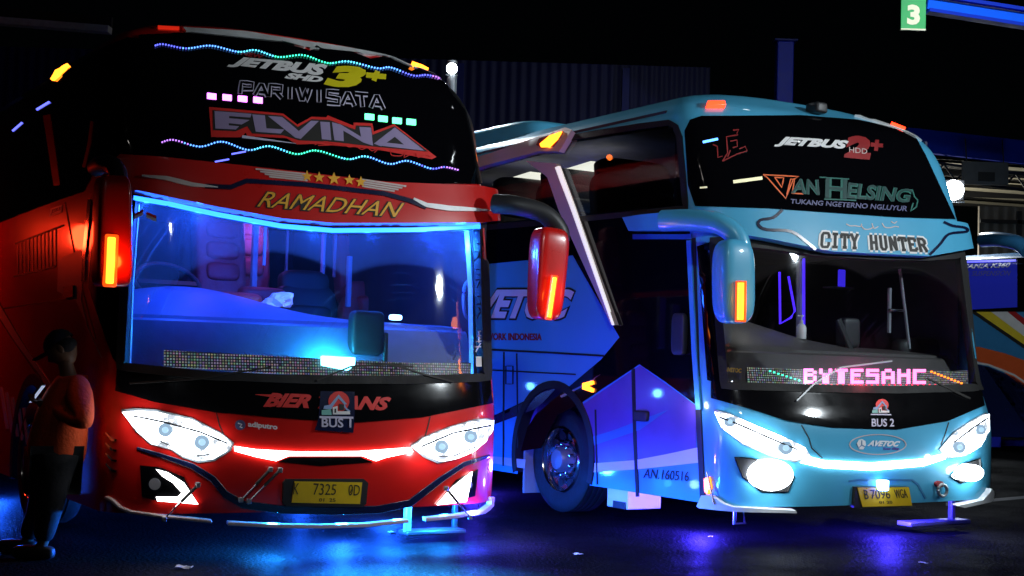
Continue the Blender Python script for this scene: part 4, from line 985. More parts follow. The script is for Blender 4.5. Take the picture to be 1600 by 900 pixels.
# led board inside the windscreen
ld = BLU.patch('led_display', [(1168, 574), (1300, 579), (1400, 581), (1512, 579), (1513, 603), (1400, 604), (1300, 603), (1170, 598)], led_board('running led board', .018, .5), None, -.05, .03, -.05, cut=.12)
FONT5 = {'B': ['1110', '1001', '1110', '1001', '1001', '1110'], 'Y': ['1001', '1001', '0110', '0110', '0110', '0110'], 'E': ['1111', '1000', '1110', '1000', '1000', '1111'], 'T': ['1111', '0110', '0110', '0110', '0110', '0110'],
         'S': ['1111', '1000', '1111', '0001', '0001', '1111'], 'A': ['0110', '1001', '1001', '1111', '1001', '1001'], 'H': ['1001', '1001', '1111', '1001', '1001', '1001'], 'C': ['1111', '1000', '1000', '1000', '1000', '1111'], 'K': ['1001', '1010', '1100', '1100', '1010', '1001']}
def dot(h, bm, x, y, r, off):
    c = h.hit(x, y, -.05); vs_ = [bm.verts.new(h.pt(*h.hit(x+a, y+b, -.05), off)) for a, b in ((-r, -r), (r, -r), (r, r), (-r, r))]
    bm.faces.new(vs_)
def dots(h, name, pts, r, mat, off=-.044):
    bm = bmesh.new()
    for x, y in pts: dot(h, bm, x, y, r, off)
    g_ = bmesh.ops.extrude_face_region(bm, geom=bm.faces[:])
    for g in g_['geom']:
        if isinstance(g, bmesh.types.BMVert): g.co.y += .006
    return finish(name, bm, mat, ld, 0)
for k, ch in enumerate('BYTESAHC'):
    pts = [(1258+k*24.4+i*4.9, 578.5+j*3.7+.012*k*10) for j in range(6) for i in range(4) if FONT5[ch][j][i] == '1']
    dots(BLU, 'led_character', pts, 2.3, M['pinkled'])
dots(BLU, 'led_trail', [(1203+i*6.5, 580+i*2.1) for i in range(8)], 1.3, M['led_green'])
dots(BLU, 'led_trail', [(1455+i*5.2, 581+i*2.0) for i in range(10)], 1.3, M['amber'])
dots(BLU, 'red_glow_row', [(1200+i*9, 601.5) for i in range(30)], 1.0, M['red_glow'])  # red dots stand in for the board's reflected glow
lamp('led_light', BLU.pt(*BLU.hit(1370, 585), -.16), (1, .08, .45), 9.0, B, .05)
lamp('red_glow_light', BLU.pt(*BLU.hit(1350, 596), .08), (1, .02, .08), 1.6, B, .05)  # added red light for the glow below the board
BLU.strip('wiper', [(1242, 628), (1270, 600), (1310, 575), (1390, 565)], 2.4, M['steel'], None, .03, .012)
BLU.strip('wiper', [(1512, 624), (1470, 604), (1445, 592)], 2.2, M['ink'], None, .03, .012)
BLU.text('side_sticker', 'AVETOC', [(1132, 573), (1160, 575), (1160, 582), (1132, 580)], M['gold'], None, -.02, .003, .04, .2, 0)
# cabin
cabin(BLU, 4.2, 1.0, 2.5)
dashboard(BLU, M['dashgrey'], lambda u: .08+.26*math.exp(-((u-.08)/.34)**2), -1.42, 1.36, .38, 1.2, 0, .30)
fr = [BLU.loc(x, y, .95) for x, y in ((1250, 572), (1250, 408), (1258, 396), (1270, 392))]
tube('window_frame', fr, .035, M['cabin'], B)
tube('violet_led_strip', [BLU.loc(x, y, .9) for x, y in ((1256, 404), (1256, 512))], .011, M['violetled'], B)
tube('violet_led_strip', [BLU.loc(x, y, .9) for x, y in ((1232, 432), (1242, 486), (1236, 496), (1219, 506), (1218, 425))], .010, M['violetled'], B)
tube('hand_rail', [BLU.loc(x, y, .75) for x, y in ((1406, 420), (1412, 470), (1414, 485), (1421, 545))], .014, M['cabin'], B)
tube('hand_rail', [BLU.loc(x, y, .8) for x, y in ((1390, 450), (1389, 520))], .018, M['cabin'], B)
box('rail_clamp', BLU.loc(1402, 485, .76), (.20, .04, .025), M['chrome'], B)
lozenge('cabin_lamp', BLU.loc(1310, 450, 1.6), (.17, .08, .012), M['cabin'], B, .6)
box('cabin_lamp_glow', BLU.loc(1315, 436, 1.6), (.08, .03, .18), M['violetdim'], B)
p = BLU.loc(1400, 500, 1.9); seat(B, p.x, 1.9, 1.0, M['seatdark'], .6, 'driver_seat'); seat(B, p.x-.9, 2.2, 1.0, M['seatdark'], .6)
p = BLU.loc(1330, 540, .75)
lozenge('dash_monitor', BLU.loc(1325, 520, .8), (.10, .06, .13), M['dark'], B, .3); tube('monitor_arm', [BLU.loc(1310, 500, .8), BLU.loc(1328, 545, .7), BLU.loc(1345, 562, .65)], .03, M['dark'], B)
lozenge('steering_column', BLU.loc(1440, 545, .9), (.35, .1, .1), M['dark'], B, .6)
lamp('cabin_light', (-.6, .75, 2.3), (1, .9, .8), 2.2, B, .1)
# ---- left side
blk = [(730, 358), (880, 345), (980, 335), (1072, 325), (1076, 330), (1080, 380), (1088, 632), (1040, 596), (1000, 569), (905, 632), (872, 648), (845, 700), (815, 705), (825, 668), (838, 648), (940, 562), (969, 527), (896, 399), (730, 416)]
BLU.patch('side_window', win_px, tinted('dark tinted pane', (.7, .75, 1), .42), None, .006, 0)
BLU.strip('window_gasket', win_px, 9, M['rubber'], None, .010, .05, closed=True)
# upper saloon behind the dark glass
bm = bmesh.new()
for c, q in (((0, 6, 2.56), (2.9, 10.5, .04)), ((0, 6.2, 3.50), (2.96, 10, .03)), ((1.46, 6, 3.05), (.03, 10, 1.0)), ((0, 11, 3.05), (2.9, .04, 1.0)), ((0, 1.15, 2.95), (2.8, .04, .8))): box_bm(bm, c, q)
finish('saloon_lining', bm, M['salooncloth'], B, 0)
for x, y, wd_, pl in ((920, 268, .34, -.75), (828, 283, .34, -.75), (912, 318, .34, -.2), (846, 318, .2, -.2), (770, 330, .25, -.3), (975, 308, .1, .2)):
    p = BLU.side(x, y, pl)
    if p.z < 3.5 and p.y < 10.8: box('ceiling_lamp', p, (wd_*1.4, wd_*2.2, .03), M['warmpanel'], B, 0, Matrix.Rotation(radians(-4), 4, 'X'))
p = BLU.side(925, 303, .5); box('blue_reading_strip', p, (.03, 1.3, .03), M['violetdim'], B, 0)
p = BLU.side(958, 332, -.9); box('blue_reading_strip', p, (.05, .5, .05), M['bluewhite'], B, 0)
for y_ in (2.0, 2.9, 3.8, 4.7, 5.6): seat(B, -.95, y_, 2.22, M['seatdark'], .95)
lamp('saloon_light', (0, 4.5, 3.3), (.05, .05, 1), 5, B, .1)
side = BLU.patch('side_glazing', blk, M['glassblack'], None, .008, .014)
BLU.patch('dark_side_panel', [(905, 636), (1000, 571), (1088, 634), (1088, 700), (1000, 722), (932, 731), (925, 690)], M['violet'], None, .003, .004)  # dark violet area over the lower side
BLU.patch('side_swoosh', [(925, 683), (960, 672), (1005, 655), (1045, 640), (1000, 672), (925, 697)], M['cyan_dark'], None, .006, .003)
BLU.patch('side_swoosh', [(926, 724), (992, 719), (1040, 710), (1091, 699), (1092, 723), (1000, 733), (928, 738)], M['white'], None, .006, .003)
BLU.patch('side_swoosh', [(762, 712), (822, 718), (820, 732), (762, 722)], M['pink'], None, .005, .003)
BLU.patch('side_swoosh', [(760, 668), (835, 640), (850, 628), (870, 606), (850, 612), (820, 630), (760, 655)], M['navy'], None, .005, .003)
BLU.strip('door_seam', [(990, 576), (993, 690), (997, 776)], 5, M['ink'], None, .008, .006)
BLU.strip('panel_seam', [(931, 640), (934, 757)], 2, M['ink'], None, .008, .006)
BLU.strip('panel_seam', [(740, 545), (860, 551), (944, 556)], 3, M['ink'], None, .008, .006)
BLU.strip('panel_seam', [(740, 577), (900, 585)], 2, M['ink'], None, .008, .006)
BLU.strip('panel_seam', [(788, 550), (787, 728)], 2, M['ink'], None, .008, .006); BLU.strip('panel_seam', [(808, 552), (810, 700)], 1.6, M['ink'], None, .008, .006)
BLU.strip('locker_latch', [(791, 572), (802, 572), (802, 600), (791, 600)], 1.4, M['ink'], None, .008, .006, closed=True)
BLU.strip('door_pillar', [(1083, 372), (1090, 600), (1099, 778)], 8, M['ink'], None, .010, .008)
BLU.strip('pillar_strip', [(1079, 376), (1088, 560), (1094, 640)], 7, M['cyan'], None, .022, .02)
BLU.patch('quarter_window', [(1090, 385), (1111, 378), (1118, 500), (1128, 600), (1106, 594)], M['glassblack'], None, .008, .014)
BLU.strip('quarter_trim', [(1108, 392), (1113, 500), (1122, 560)], 2, M['chrome'], None, .014, .01)
BLU.patch('door_top_rail', [(990, 366), (1082, 366), (1082, 374), (990, 374)], M['cyan_dark'], None, .012, .01)
dh = BLU.side(1005, 650, -1.56); lozenge('door_handle', (-1.575, dh.y, dh.z), (.03, .09, .045), M['dark'], B, .4)
a = BLU.side(1063, 522, -1.58); lozenge('door_mirror', (-1.59, a.y, a.z), (.03, .08, .17), M['dark'], B, .4)
BLU.patch('turn_lamp', [(914, 599), (929, 595), (930, 600), (921, 603), (930, 608), (929, 613), (914, 608)], M['amberhot'], None, .03, .025, step=20, cut=0)
BLU.strip('lamp_stalk', [(878, 620), (914, 602), (940, 585)], lambda t: 4-3*t, M['chrome'], None, .014, .01)
tr = BLU.patch('curved_trim', [(828, 253), (876, 257), (900, 320), (968, 508), (962, 508), (880, 330), (862, 278)], M['pink'], None, .05, .05, bevel=.012)
BLU.strip('trim_edge', [(878, 262), (902, 325), (966, 508)], lambda t: 6.5-3.5*t, M['trim_glow'], tr, .058, .02)  # white trim edge, its lit brightness put in as emission
hd = BLU.patch('shoulder_panel', [(742, 252), (800, 235), (890, 205), (900, 209), (893, 222), (882, 240), (850, 240), (742, 268)], M['pink'], None, .06, .07, bevel=.015)
BLU.patch('turn_lamp', [(850, 222), (887, 212), (884, 218), (874, 232), (856, 236), (846, 230)], M['darkred'], hd, .065, .01, cut=0)
BLU.patch('turn_lamp', [(853, 229), (868, 219), (886, 213), (880, 222), (868, 234), (855, 234)], M['amberhot'], hd, .075, .02, step=20, cut=0)
a = BLU.side(868, 228, -1.85); lamp('turn_light', (a.x, a.y, a.z), (1, .16, .02), .8, B, .03)
BLU.text('operator_lettering', 'AVETOC', [(716, 449), (902, 449), (888, 502), (706, 500)], M['ink'], None, .006, .003, .085, .18)
BLU.text('operator_lettering', 'AVETOC', [(718, 452), (899, 452), (886, 499), (709, 497)], M['white'], None, .010, .003, .045, .18)
BLU.text('company_lettering', 'AVETOC NETWORK INDONESIA', [(700, 520), (847, 521), (847, 532), (700, 531)], M['darkred'], None, .006, .003, .03)
BLU.text('fleet_lettering', 'AN.160516', [(1009, 732), (1078, 737), (1077, 752), (1006, 747)], M['ink'], None, .010, .003, .0, .0)
# ceiling panels seen through the dark glass are the coach's own ceiling lamps
ac = BLU.loc(800, 200, 4.2)
# roof air conditioner
lozenge('roof_unit', (-.62, 5.2, 3.66), (.72, 1.6, .17), M['cyan'], B, .3)
wheel(B, (-1.43, BARCH[0], .48))
s_, z_ = BLU.hit(872, 640)
def arch_band(h, c, r0, r1):
    bm = bmesh.new(); n = 30; V = []
    for t in range(n+1):
        a_ = -.32+t*(pi+.64)/n
        V.append([bm.verts.new((x_, c[0]+r_*cos(a_), c[1]+r_*sin(a_))) for x_, r_ in ((-h.W-.016, r0), (-h.W-.016, r1), (-h.W+.03, r1+.01), (-h.W+.10, r0))])
    for p_, q_ in zip(V, V[1:]):
        for k_ in range(4): bm.faces.new((p_[k_], p_[(k_+1) % 4], q_[(k_+1) % 4], q_[k_]))
    return finish('arch_trim', bm, M['ink'], h.root, 30)
arch_band(BLU, BARCH, .61, .68); arch_band(RED, arch_c, .57, .66)
box('wheel_housing', (-.75, BARCH[0], .8), (1.0, 1.5, .9), M['rubber'], B, 0)
a = BLU.side(970, 785, -1.5); box('mud_flap', (-1.36, a.y, .29), (.36, .30, .30), M['flap'], B, .01)
box('flap_weight', (-1.54, a.y-.04, .17), (.02, .18, .06), M['dark'], B, .004)
a = BLU.side(826, 758, -1.5); box('mud_flap', (-1.36, a.y, .34), (.40, .03, .42), M['concrete'], B, .005)
box('chassis', (0, 6.6, .62), (2.0, 10.4, .6), M['dark'], B, 0)
# mirror
arm = smoothpts([BLU.loc(1035, 345, .55), BLU.loc(1085, 344, .30), BLU.loc(1125, 350, .12), BLU.loc(1152, 372, .02), BLU.loc(1158, 410, .0)], 6)
tube('mirror_arm', arm, [.085]*len(arm), M['cyan'], B, 14)
BLU.strip('arm_slot', [(1030, 349), (1072, 349)], 5, M['ink'], None, .215, .01, .2)
c = BLU.loc(1146, 440, .0); k = BLU.loc(1146, 374, 0).z-BLU.loc(1146, 506, 0).z; wd = BLU.loc(1177, 440, 0).x-BLU.loc(1115, 440, 0).x
mr = lozenge('mirror', (c.x, 0, c.z), (wd/2*.80, .11, k/2), M['cyan'], B, .52, Matrix.Rotation(radians(-2), 4, 'Y'))
a = BLU.loc(1158, 442, -.14); b = BLU.loc(1157, 500, -.13)
tube('indicator_housing', [a+(a-b)*.05, b+(b-a)*.05], .040, M['ambershell'], mr, 10); tube('indicator_bar', [a+Vector((-.022, -.022, 0)), b+Vector((-.022, -.022, 0))], .024, M['amberhot'], mr, 10)
lamp('indicator_light', (a+b)/2+Vector((.0, -.10, 0)), (1, .20, .02), 2.0, B, .05)
u = BLU.loc(1425, 800, .4); v = BLU.loc(1480, 798, .5)
box('step_bracket', (v.x, .45, .2), (.05, .05, .26), M['steel'], B)
box('tow_step', ((u.x+v.x)/2, .40, .075), (v.x-u.x+.2, .16, .04), M['steel'], B)

# ================================================================== BUS BEHIND (right edge)
Q = at_z(1545, 700, .05)
Xd = Vector((cos(RZ), sin(RZ), 0)); Bd = Vector((-sin(RZ), cos(RZ), 0))
O3 = Q + Xd*1.5 - Bd*3.6
BK = Hull('tour_bus', (O3.x, O3.y), RZ, 1.5, .5, 3.0, [(.15, .04), (1.0, 0), (1.25, .06), (2.4, .25), (3.2, .5), (3.6, .8), (3.7, 1.0)], [(.15, 1), (3.1, 1), (3.4, .96), (3.6, .85), (3.7, .6)], 12,
          'dark blue bus with yellow, red and orange stripes standing at the right edge')
BK.body(M['busblue'], None, [(1.9, .5, .6)])
BK.patch('side_glazing', [(1440, 395), (1620, 385), (1620, 487), (1440, 487)], M['glassblack'], None, .01, .02)
BK.patch('lit_window', [(1506, 409), (1590, 407), (1590, 480), (1512, 484)], M['bluewindow'], None, .014, .01)
BK.strip('window_light', [(1512, 410), (1588, 408)], 3, M['underdim'], None, .02, .01)
BK.text('chassis_lettering', 'SCANIA K360', [(1498, 414), (1580, 411), (1579, 418), (1496, 421)], M['greysticker2'], None, .018, .003, .03, .2)
BK.text('suspension_lettering', 'AIR SUSPENSION', [(1500, 424), (1581, 423), (1579, 431), (1500, 432)], M['greysticker'], None, .018, .003, .0, .2)
BK.patch('stripe', [(1523, 485), (1546, 485), (1620, 540), (1620, 560)], M['stripeyellow'], None, .004, .004)
BK.patch('stripe', [(1546, 485), (1575, 485), (1620, 520), (1620, 540)], M['stripewhite'], None, .005, .004)
BK.patch('stripe', [(1572, 485), (1584, 485), (1620, 512), (1620, 524)], M['darkred'], None, .006, .004)
BK.strip('stripe', [(1518, 485), (1610, 548)], 5, M['ink'], None, .007, .004)
BK.patch('stripe', [(1440, 540), (1530, 542), (1570, 552), (1620, 570), (1620, 620), (1560, 575), (1520, 562), (1440, 558)], M['stripeorange'], None, .004, .004)
BK.strip('stripe', [(1500, 563), (1545, 570), (1585, 586), (1620, 610)], 3, M['stripewhite'], None, .006, .004)
BK.patch('stripe', [(1500, 565), (1545, 573), (1585, 590), (1620, 615), (1620, 700), (1500, 690)], M['navy'], None, .004, .004)
BK.strip('panel_seam', [(1470, 485), (1471, 540)], 2, M['ink'], None, .006, .004)
wheel(BK.root, (-1.46, 1.9, .48))
box('chassis', (0, 6.3, .6), (2.2, 11, .6), M['dark'], BK.root, 0)
arm = smoothpts([BK.side(1536, 375, -1.5), BK.side(1560, 374, -1.6), BK.side(1590, 380, -1.7), BK.side(1606, 392, -1.75)], 6)
tube('mirror_arm', arm, [.14]*len(arm), M['busblue'], BK.root, 10)



M['wornpaint'] = pbr('worn white paint', (.05, .05, .05), .7, var=.6, scale=5)
M['hallwall'] = corrugated('corrugated hall wall', (.002, .008, .15), 1.2)
M['deepblue2'] = pbr('blue post paint', (.010, .03, .6), .5)
M['bluebright'] = pbr('bright blue beam paint', (.004, .10, .75), .8, spec=.1)
M['signgreen'] = pbr('sign green', (.015, .36, .09), .5, var=.08)
M['signpale'] = pbr('sign pale yellow', (.75, .74, .52), .5, var=.05)
M['roofsheet'] = corrugated('roof sheet', (.10, .10, .10), 2.2)
M['palestrip'] = pbr('pale roof strip', (.55, .52, .40), .5, var=.3)
M['tarp'] = corrugated('ribbed sheet', (.22, .20, .17), 1.4)
M['boardgrey'] = pbr('board grey', (.12, .12, .12), .6, var=.3)
M['ceilpanel'] = emit('ceiling panel', (1, .95, .62), 22)
M['skin'] = pbr('skin', (.16, .08, .045), .5, var=.1)
M['jacket'] = pbr('orange jacket cloth', (.80, .09, .012), .85, var=.25, scale=7, bump=.35)
M['trousers'] = pbr('black cloth', (.003, .003, .004), .85, bump=.2)
M['phonescreen'] = emit('phone screen', (.55, .7, 1), .6)

# ================================================================== THE PLACE
bm = bmesh.new(); bmesh.ops.create_grid(bm, x_segments=8, y_segments=8, size=150)
gr = tag(finish('ground', bm, asphalt(), None, 0), kind='structure'); gr.location = (0, 60, 0)
def ground_poly(name, pts, mat, z, label=None, kind='structure'):
    bm = bmesh.new(); bm.faces.new([bm.verts.new((p.x, p.y, z)) for p in (at_z(x, y, 0) for x, y in pts)])
    return tag(finish(name, bm, mat, None, 0), kind=kind)
ground_poly('painted_line', [(1478, 786), (1640, 772), (1640, 776), (1478, 791)], M['wornpaint'], .004)
# kerb with worn white paint by the far bus
k0 = at_z(1490, 694, 0); k1 = at_z(1700, 700, 0)
ko = box('kerb', (0, 0, .06), ((k1-k0).length, .25, .12), M['concrete'], None, .02); ko.location = (k0+k1)/2
ko.rotation_euler = (0, 0, atan2((k1-k0).y, (k1-k0).x)); tag(ko, kind='structure')
bl = at_z(1541, 697, 0)
tag(box('kerb_stone', (bl.x, bl.y-.25, .11), (.34, .22, .22), M['flap'], None, .02), 'white painted kerb stone on the ground near the far bus wheel', 'kerb stone')
# far hall: corrugated blue wall, posts, beams
hw = empty('hall_wall', (-10, 36, 0), 0, 'tall dark blue corrugated wall of the hall behind both buses', 'wall')
box('cladding', (0, 0, 4.6), (30, .3, 9.2), M['hallwall'], hw, 0)
box('wall_plinth', (0, -.22, .4), (30, .1, .8), M['concrete'], hw, 0)
for i in range(7): box('wall_rib', (-13+i*4.3, -.2, 4.6), (.18, .1, 9.0), M['deepblue'], hw, 0)
p = at_y(1226, 65, 30)
po = empty('steel_post', (p.x, 30, 0), 0, 'blue steel post rising behind the light blue bus roof', 'post')
box('shaft', (0, 0, 4.27), (.36, .30, 8.5), M['deepblue2'], po, .02); box('base_plate', (0, 0, .02), (.6, .6, .04), M['steel'], po, .005); box('cap_plate', (0, 0, 8.54), (.5, .44, .04), M['deepblue'], po, .005)
ev = empty('eaves_beam', (-8.6, 25, 0), 0, 'grey eaves beam over the upper left corner above the red bus', 'beam')
bm = bmesh.new(); a = at_y(-40, 30, 25); b = at_y(172, 47, 25); L_ = (b-a).length
box_bm(bm, ((a.x+b.x)/2+8.6, 0, (a.z+b.z)/2), (L_, .25, .12), Matrix.Rotation(-atan2(b.z-a.z, b.x-a.x), 4, 'Y')); finish('flange', bm, M['alu'], ev, 0)
bm = bmesh.new(); box_bm(bm, ((a.x+b.x)/2+8.6, .1, (a.z+b.z)/2+.16), (L_, .10, .2), Matrix.Rotation(-atan2(b.z-a.z, b.x-a.x), 4, 'Y')); finish('web', bm, M['dark'], ev, 0)
box('beam_post', (-1.9, .1, 3.55), (.25, .25, 7.1), M['deepblue'], ev, 0)
# gantry beam with the bay number
a = at_y(1449, -3, 20); b = at_y(1640, 27, 20)
gb = empty('gantry_beam', (a.x, 20, 0), 0, 'bright blue steel beam across the top right corner', 'beam')
d = b-a; rot = Matrix.Rotation(-atan2(d.z, d.x), 4, 'Y'); mid = (a+b)/2
for dz, hh, mm in ((.03, .05, 'bluesteel'), (-.09, .16, 'bluebright'), (-.20, .05, 'bluesteel')):
    bm = bmesh.new(); box_bm(bm, (mid.x-a.x, 0 if hh > .1 else -.03, mid.z+dz), (d.length, .08 if hh > .1 else .2, hh), rot); finish('flange' if hh < .1 else 'web', bm, M[mm], gb, 0)
box('beam_post', (3.6, .2, 3.2), (.2, .2, 6.4), M['bluesteel'], gb, 0)
tl, br_ = at_y(1408, -4, 19.9), at_y(1446, 48, 19.9)
sg = empty('bay_sign', ((tl.x+br_.x)/2, 19.9, br_.z), 0, 'green bay sign with a large pale number 3', 'sign')
W_, H_ = br_.x-tl.x, tl.z-br_.z
box('sign_board', (0, 0, H_/2), (W_, .03, H_), M['signgreen'], sg, .004)
def flat_text(name, body, c, wd, ht, y, mat, parent, bold=.0, shear=0):
    v, f = text_shape(body, bold, shear); bm = bmesh.new(); V = [bm.verts.new((c[0]+(a-.5)*wd, y, c[1]+(b-.5)*ht)) for a, b in v]
    for g in f:
        try: bm.faces.new([V[i] for i in g])
        except ValueError: pass
    return finish(name, bm, mat, parent, 0)
flat_text('number', '3', (.0, H_*.47), W_*.52, H_*.62, -.019, M['signpale'], sg, .05)
boxes('sign_edge', [((0, -.002, .012), (W_, .034, .02))], M['signpale'], sg, 0)
tube('hanger', [(W_*.35, 0, H_), (W_*.35, 0, H_+.5)], .012, M['steel'], sg); tube('hanger', [(-W_*.35, 0, H_), (-W_*.35, 0, H_+.5)], .012, M['steel'], sg)
# canopy at the right
cp = empty('station_canopy', (10, 30, 0), 0, 'station canopy with blue beam and pale roof sheets behind the light blue bus', 'canopy')
def wp(x, y, Y): 
    p = at_y(x, y, Y); return p-Vector((10, 30, 0))
a = wp(1415, 218, 30); b = wp(1680, 248, 30); d = b-a
bm = bmesh.new(); box_bm(bm, (a+b)/2, (d.length, .2, .50), Matrix.Rotation(-atan2(d.z, d.x), 4, 'Y')); finish('fascia_beam', bm, M['bluesteel'], cp, 0)
a = wp(1400, 246, 30.3); b = wp(1680, 284, 30.3); d = b-a
bm = bmesh.new()
for o in (0, -.34):
    tube_bm(bm, [a+Vector((0, 0, o)), b+Vector((0, 0, o))], .035, 6)
for i in range(15):
    t0, t1 = i/15, (i+1)/15; tube_bm(bm, [a+d*t0+Vector((0, 0, -.34 if i % 2 else 0)), a+d*t1+Vector((0, 0, 0 if i % 2 else -.34))], .022, 6)
finish('truss', bm, M['dark'], cp, 40)
# sloping roof sheet with see-through pale strips
bm = bmesh.new(); q = [(-3.5, .5, 6.25), (4, .5, 5.95), (4, 7.6, 5.9), (-3.5, 7.6, 6.2)]
bm.faces.new([bm.verts.new(v) for v in q]); bmesh.ops.solidify(bm, geom=bm.faces[:], thickness=.03); finish('roof_sheet', bm, M['roofsheet'], cp, 0)
for i in range(6):
    y = .6+i*1.1
    bm = bmesh.new(); z = lambda x: 6.25-(x+3.5)*.04-(y-.5)*.007-.05
    bm.faces.new([bm.verts.new((x, yy, z(x)-(yy-y)*.007)) for x, yy in ((-3.4, y), (3.9, y), (3.9, y+.5), (-3.4, y+.5))]); finish('pale_strip', bm, M['palestrip'], cp, 0)
for x in (-3.4, 3.8): box('canopy_post', (x, .5, 2.7), (.22, .22, 5.5), M['deepblue'], cp, .01)
for i in range(4): box('purlin', (.2, 1.2+i*1.8, 5.94), (7.4, .08, .14), M['dark'], cp, 0)
a = at_y(1537, 322, 32); tw = empty('tarpaulin_wall', (12.2, 32, 0), 0, 'grey brown ribbed sheet wall under the canopy at the right', 'wall')
box('ribbed_sheet', (0, 0, 2.65), (2.9, .1, 5.3), M['tarp'], tw, 0); box('frame_rail', (0, -.1, 4.95), (2.9, .08, .08), M['dark'], tw, 0)
for x in (-.55, .75): box('frame_post', (x, -.1, 2.6), (.10, .08, 5.2), M['dark'], tw, 0)
tl, br_ = at_y(1503, 252, 29.2), at_y(1575, 290, 29.2)
db = empty('hanging_board', ((tl.x+br_.x)/2, 29.2, br_.z), 0, 'dark hanging notice board under the canopy truss above the floodlight', 'board')
W_, H_ = br_.x-tl.x, tl.z-br_.z
box('board', (0, 0, H_/2), (W_, .06, H_), M['boardgrey'], db, .01); box('dark_panel', (.02, -.035, H_*.35), (W_*.36, .02, H_*.4), M['dark'], db, 0)
tube('hanger', [(-W_*.4, 0, H_), (-W_*.4, .1, H_+.5)], .015, M['dark'], db); tube('hanger', [(W_*.4, 0, H_), (W_*.4, .1, H_+.5)], .015, M['dark'], db)
# ---- floodlights
def floodlight(loc, aim, label, size, energy, lensmat='flood', pole=None, spread=140, col=(.85, .94, 1)):
    loc = Vector(loc); o = empty('floodlight', loc, 0, label, 'floodlight', 'floodlights round the bus bays')
    d = (Vector(aim)-loc).normalized(); q = Vector((0, -1, 0)).rotation_difference(d).to_matrix().to_4x4()
    def part(n, c, s, mm, bev=.01):
        bm = bmesh.new(); box_bm(bm, c, s); bmesh.ops.transform(bm, matrix=q, verts=bm.verts); return finish(n, bm, mm, o, 35, bev)
    part('housing', (0, size*.32, 0), (size*2.1, size*.5, size*2.1), M['dark'])
    bm = bmesh.new(); bmesh.ops.create_uvsphere(bm, u_segments=28, v_segments=16, radius=size); bmesh.ops.transform(bm, matrix=Matrix.Diagonal((1, .45, 1, 1)), verts=bm.verts); bmesh.ops.transform(bm, matrix=q, verts=bm.verts)
    finish('lens', bm, M[lensmat], o, 60)
    part('bracket', (0, size*.4, -size*1.2), (size*2.3, size*.2, size*.2), M['steel'], 0)
    if pole: tube('pole', [(0, size*1.2, -loc.z), (0, size*1.2, .1)], .06, M['steel'], o, 10)
    l = lamp('beam', d*(size*.9), col, energy, o, size, 'SPOT', Vector((0, 0, -1)).rotation_difference(d).to_euler(), spot_size=radians(spread), spot_blend=.6)
    return o
p = at_y(706, 107, 15.6); floodlight(p, p+Vector((.1, -1, -.15)), 'small glaring floodlight on a pole beside the red bus roof corner', .06, 260, 'flood', True)
p = at_y(1490, 297, 28); floodlight(p, p+Vector((-.25, -1, -.15)), 'glaring round floodlight under the station canopy', .20, 500, 'flood', True)
floodlight((10.5, 7.9, 5.5), (2.4, 11.8, 3.3), 'floodlight on a tall pole out of frame to the right of the buses', .16, E_RIGHT, 'flood', True, 44)
floodlight((1.64, -1.0, 6.9), (3.6, 12, 1.8), 'floodlight on a tall pole behind the photographer', .16, E_FRONT, 'flood', True, 57)
floodlight((8.5, 12.0, 9.0), (5.9, 20, 6.6), 'added floodlight high out of frame to brighten the bay sign', .12, 700, 'flood', False, 50)  # unseen lamp added to light the bay sign
lamp('added_canopy_light', (9.3, 33.0, 4.2), (1, .93, .78), 320, None, .1)  # light without a fixture, added to brighten the canopy roof
floodlight((4.6, 15.0, 9.0), (9.6, 25, 1.5), 'added floodlight out of frame above the light blue bus to brighten the far bus', .12, 1500, 'flood', False, 44)  # unseen lamp added to bring up the far bus stripes
lp = empty('added_red_lamp', (-5.75, 12.2, 0), 0, 'added red lamp on a short post, unseen to the left, lighting the red bus', 'added lamp')  # added lamp, stands in for an unseen vehicle's rear lamp
tube('post', [(0, 0, 0), (0, 0, 2.3)], .05, M['steel'], lp, 10); lathe('lamp_globe', [(.001, 0), (.09, .02), (.12, .12), (.09, .22), (.001, .25)], (0, 0, 2.3), (0, 0, 1), M['redlamp'], lp, 20)
lamp('added_red_light', (.2, 0, 2.42), (1, .03, .008), 19, lp, .12)
# ---- litter
for i, (x, y, s, lab) in enumerate(((287, 889, .05, 'crumpled white paper scrap on the asphalt in front of the red bus'), (612, 783+50, .03, 'tiny pale scrap on the asphalt under the red bus lip'), (1442, 881, .03, 'tiny pale scrap on the asphalt before the light blue bus'), (903, 868, .035, 'small torn scrap on the dark asphalt between the buses'), (1110, 840, .025, 'tiny scrap on the asphalt by the light blue bus corner'))):
    bm = bmesh.new(); bmesh.ops.create_grid(bm, x_segments=5, y_segments=4, size=s)
    for v in bm.verts: v.co.z = .006+random.random()*s*.35; v.co.y *= .7; v.co.x += random.uniform(-.2, .2)*s
    o = finish('paper_scrap', bm, M['white'], None, 30); o.location = at_z(x, y, 0); o.rotation_euler = (0, 0, i*1.1); tag(o, lab, 'litter', 'scraps of litter on the asphalt')
